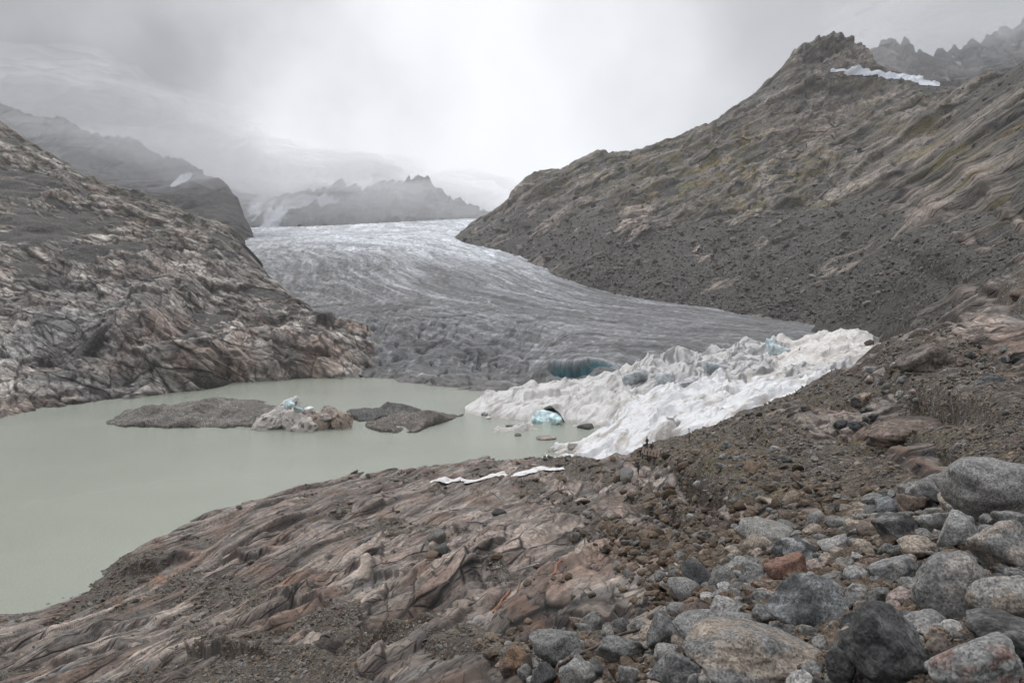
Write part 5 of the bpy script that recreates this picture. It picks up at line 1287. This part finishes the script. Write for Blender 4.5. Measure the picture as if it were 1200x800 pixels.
tube('pole', [(0, 0, -.3), (-.02, 0, 17 * s2 * .6), (-.06, 0, 17 * s2)], [.05, .045, .035], M_darkw, post)
tube('crossbar', [(-.25, 0, 15.2 * s2), (.2, 0, 15.4 * s2)], .025, M_darkw, post)
tube('guy_rope', [(0, 0, 12.5 * s2), (3.2 * s2, .1, 9.5 * s2), (8 * s2, .2, 2.0 * s2)], .022, M_darkw, post)
def lay(pts, lift=.03, n=40):
    ks = [pick(px, py)[0] for px, py in pts]; out = []
    for i in range(n):
        t = i / (n - 1) * (len(pts) - 1); k = min(int(t), len(pts) - 2); f = t - k
        v_ = ks[k].lerp(ks[k + 1], f); out.append(Vector((v_.x, v_.y, gz(v_.x, v_.y) + lift)))
    z = [p.z for p in out]
    for _ in range(6): z = [z[0]] + [max(z[i], (z[i - 1] + z[i + 1]) / 2) for i in range(1, n - 1)] + [z[-1]]
    for p, zz in zip(out, z): p.z = zz
    return out
def laid(name, pts, r, mat, lab, cat, lift=.03):
    L_ = lay(pts, lift); c = L_[0].copy(); o = tube(name, [p - c for p in L_], r, mat); o.location = c
    return thing(o, lab, cat)
laid('cable', [(652, 792), (672, 781), (700, 767), (728, 754), (750, 747), (764, 744)], .022, M_cable, 'dark rusty cable lying across the rock left of the boulder pile', 'cable', .09)
e0, e1_ = pick(602, 674)[0], pick(631, 680)[0]; e1_.y = e0.y + (e1_.y - e0.y) * .3; e1_.x = (631 - 600) / F * e1_.y; e1_.z = max(gz(e1_.x, e1_.y), CAMZ - (680 - HOR) / F * e1_.y)
top_ = max(gz(e0.x + (e1_.x - e0.x) * t / 8, e0.y + (e1_.y - e0.y) * t / 8) - (e0.z + (e1_.z - e0.z) * t / 8) for t in range(9)) + .05
o = tube('metal_pole', [(0, 0, 0), (e1_ - e0) * .5, e1_ - e0], .04, M_metal); o.location = e0 + Vector((0, 0, min(top_, .3))); thing(o, 'short pale metal pole lying on the bedrock', 'pole')
laid('wire', [(577, 722), (586, 712), (596, 699), (607, 687)], .03, M_rust, 'rusty orange wire on the dark bedrock, lower of the two wires', 'wire', .06)
laid('wire', [(652, 675), (656, 668), (664, 661)], .03, M_rust, 'short rusty orange wire above the metal pole', 'wire', .06)

# ------------------------------------------------------------------ moss tufts among the boulders
def tuft(px, py, w, tint, lab, seed, D=None):
    r_ = np.random.default_rng(seed); g = pick(px, py)[0]; D = D or g.y; s = w * D / F
    n = 700; a = r_.uniform(0, 6.283, n); q = np.sqrt(r_.random(n)) * s / 2
    h = s * .34 * (1 - (q / (s / 2)) ** 2) + .01
    b0 = np.stack([q * np.cos(a), q * np.sin(a), h * 0 - .02], 1)
    lean = np.stack([np.cos(a), np.sin(a), 0 * a], 1) * (q * .35)[:, None] + r_.normal(0, .012, (n, 3))
    tip = b0 + lean; tip[:, 2] = h * r_.uniform(.7, 1.15, n)
    sd = np.stack([-np.sin(a * 3), np.cos(a * 3), 0 * a], 1) * (s * .018)
    V = np.stack([b0 - sd, b0 + sd, tip], 1).reshape(-1, 3); T = np.arange(n * 3).reshape(-1, 3)
    C_ = np.repeat(np.array(tint, np.float32) * r_.uniform(.55, 1.4, (n, 1)), 3, 0)
    o = raw_mesh('moss_tuft', V, T, C_, M_stone, smooth=False); s_ = D / F
    o.location = ((px - 600) * s_, D, CAMZ - (py - HOR) * s_ - s * .1)
    return thing(o, lab, 'moss')
tuft(684, 772, 24, (.16, .055, .04), 'dark red moss tuft beside the lone grey speckled boulder', 1)
tuft(738, 778, 26, (.26, .11, .06), 'orange moss tuft on the stones left of the pile', 2)
tuft(1172, 792, 40, (.17, .07, .05), 'red brown moss patch in the bottom right corner of the pile', 3, D=4.0)
tuft(662, 800, 18, (.24, .09, .05), 'small orange moss tuft at the bottom edge', 4)

# ------------------------------------------------------------------ clouds round the tops
cm = bpy.data.materials.new('grey cloud'); cm.use_nodes = True; nt = cm.node_tree
for n in list(nt.nodes):
    if n.type == 'BSDF_PRINCIPLED': nt.nodes.remove(n)
pv = nt.nodes.new('ShaderNodeVolumePrincipled'); pv.inputs['Color'].default_value = (.88, .89, .91, 1); pv.inputs['Density'].default_value = .0024
nt.links.new(pv.outputs[0], nt.nodes['Material Output'].inputs['Volume'])
def cloud(px, py, D, rx, ry, rz, seed):
    """one bank of cloud: nested ragged shells, so that it thickens towards its middle"""
    Vs, Ts, off = [], [], 0; r_ = random.Random(seed); s = D / F
    for k, f in enumerate((1, .85, .7, .55, .4)):
        for j in range(2):
            V, T = ico(4); V = V * (1 + .55 * fbm3(V * 1.7 + k * 3.3 + j * 7 + seed, 4, seed + k))[:, None] * f
            o_ = (r_.uniform(-.25, .25) * rx, r_.uniform(-.2, .2) * ry, r_.uniform(-.12, .2) * rz)
            Vs.append(V * np.array([rx * s, ry, rz * s]) + np.array([(px - 600 + o_[0]) * s, D + o_[1], CAMZ - (py - HOR - o_[2]) * s])); Ts.append(T + off); off += len(V)
    return stuff(raw_mesh('cloud', np.concatenate(Vs), np.concatenate(Ts), None, cm))
cloud(60, 122, 1660, 140, 240, 50, 1)
cloud(165, 150, 1690, 110, 220, 42, 2)
cloud(250, 188, 1720, 90, 220, 40, 3)
cloud(315, 205, 2500, 90, 300, 34, 4)
cloud(385, 204, 3350, 70, 300, 22, 5)
cloud(440, 200, 3500, 60, 200, 14, 7)
cloud(380, 246, 2750, 190, 260, 34, 8)
cloud(490, 236, 2900, 110, 240, 26, 9)
cloud(120, 190, 1180, 150, 160, 34, 10)
cloud(1110, 60, 1350, 110, 140, 26, 11)
cloud(1150, 22, 1850, 150, 240, 40, 6)

# ------------------------------------------------------------------ haze
def box_mesh(name, lo, hi):
    me = bpy.data.meshes.new(name)
    v = [(x, y, z) for x in (lo[0], hi[0]) for y in (lo[1], hi[1]) for z in (lo[2], hi[2])]
    me.from_pydata(v, [], [(0, 1, 3, 2), (4, 6, 7, 5), (0, 4, 5, 1), (2, 3, 7, 6), (0, 2, 6, 4), (1, 5, 7, 3)])
    return me
hz = box_mesh('haze', (-3300, -450, -15), (3300, 4900, 1150))
hm = bpy.data.materials.new('pale even haze'); hm.use_nodes = True; nt = hm.node_tree
for n in list(nt.nodes):
    if n.type == 'BSDF_PRINCIPLED': nt.nodes.remove(n)
pv = nt.nodes.new('ShaderNodeVolumePrincipled')
pv.inputs['Color'].default_value = (1, 1, 1, 1); pv.inputs['Density'].default_value = .00006; pv.inputs['Anisotropy'].default_value = .2
nt.links.new(pv.outputs[0], nt.nodes['Material Output'].inputs['Volume'])
hz.materials.append(hm)
haze = bpy.data.objects.new('haze', hz); COL.objects.link(haze); stuff(haze)
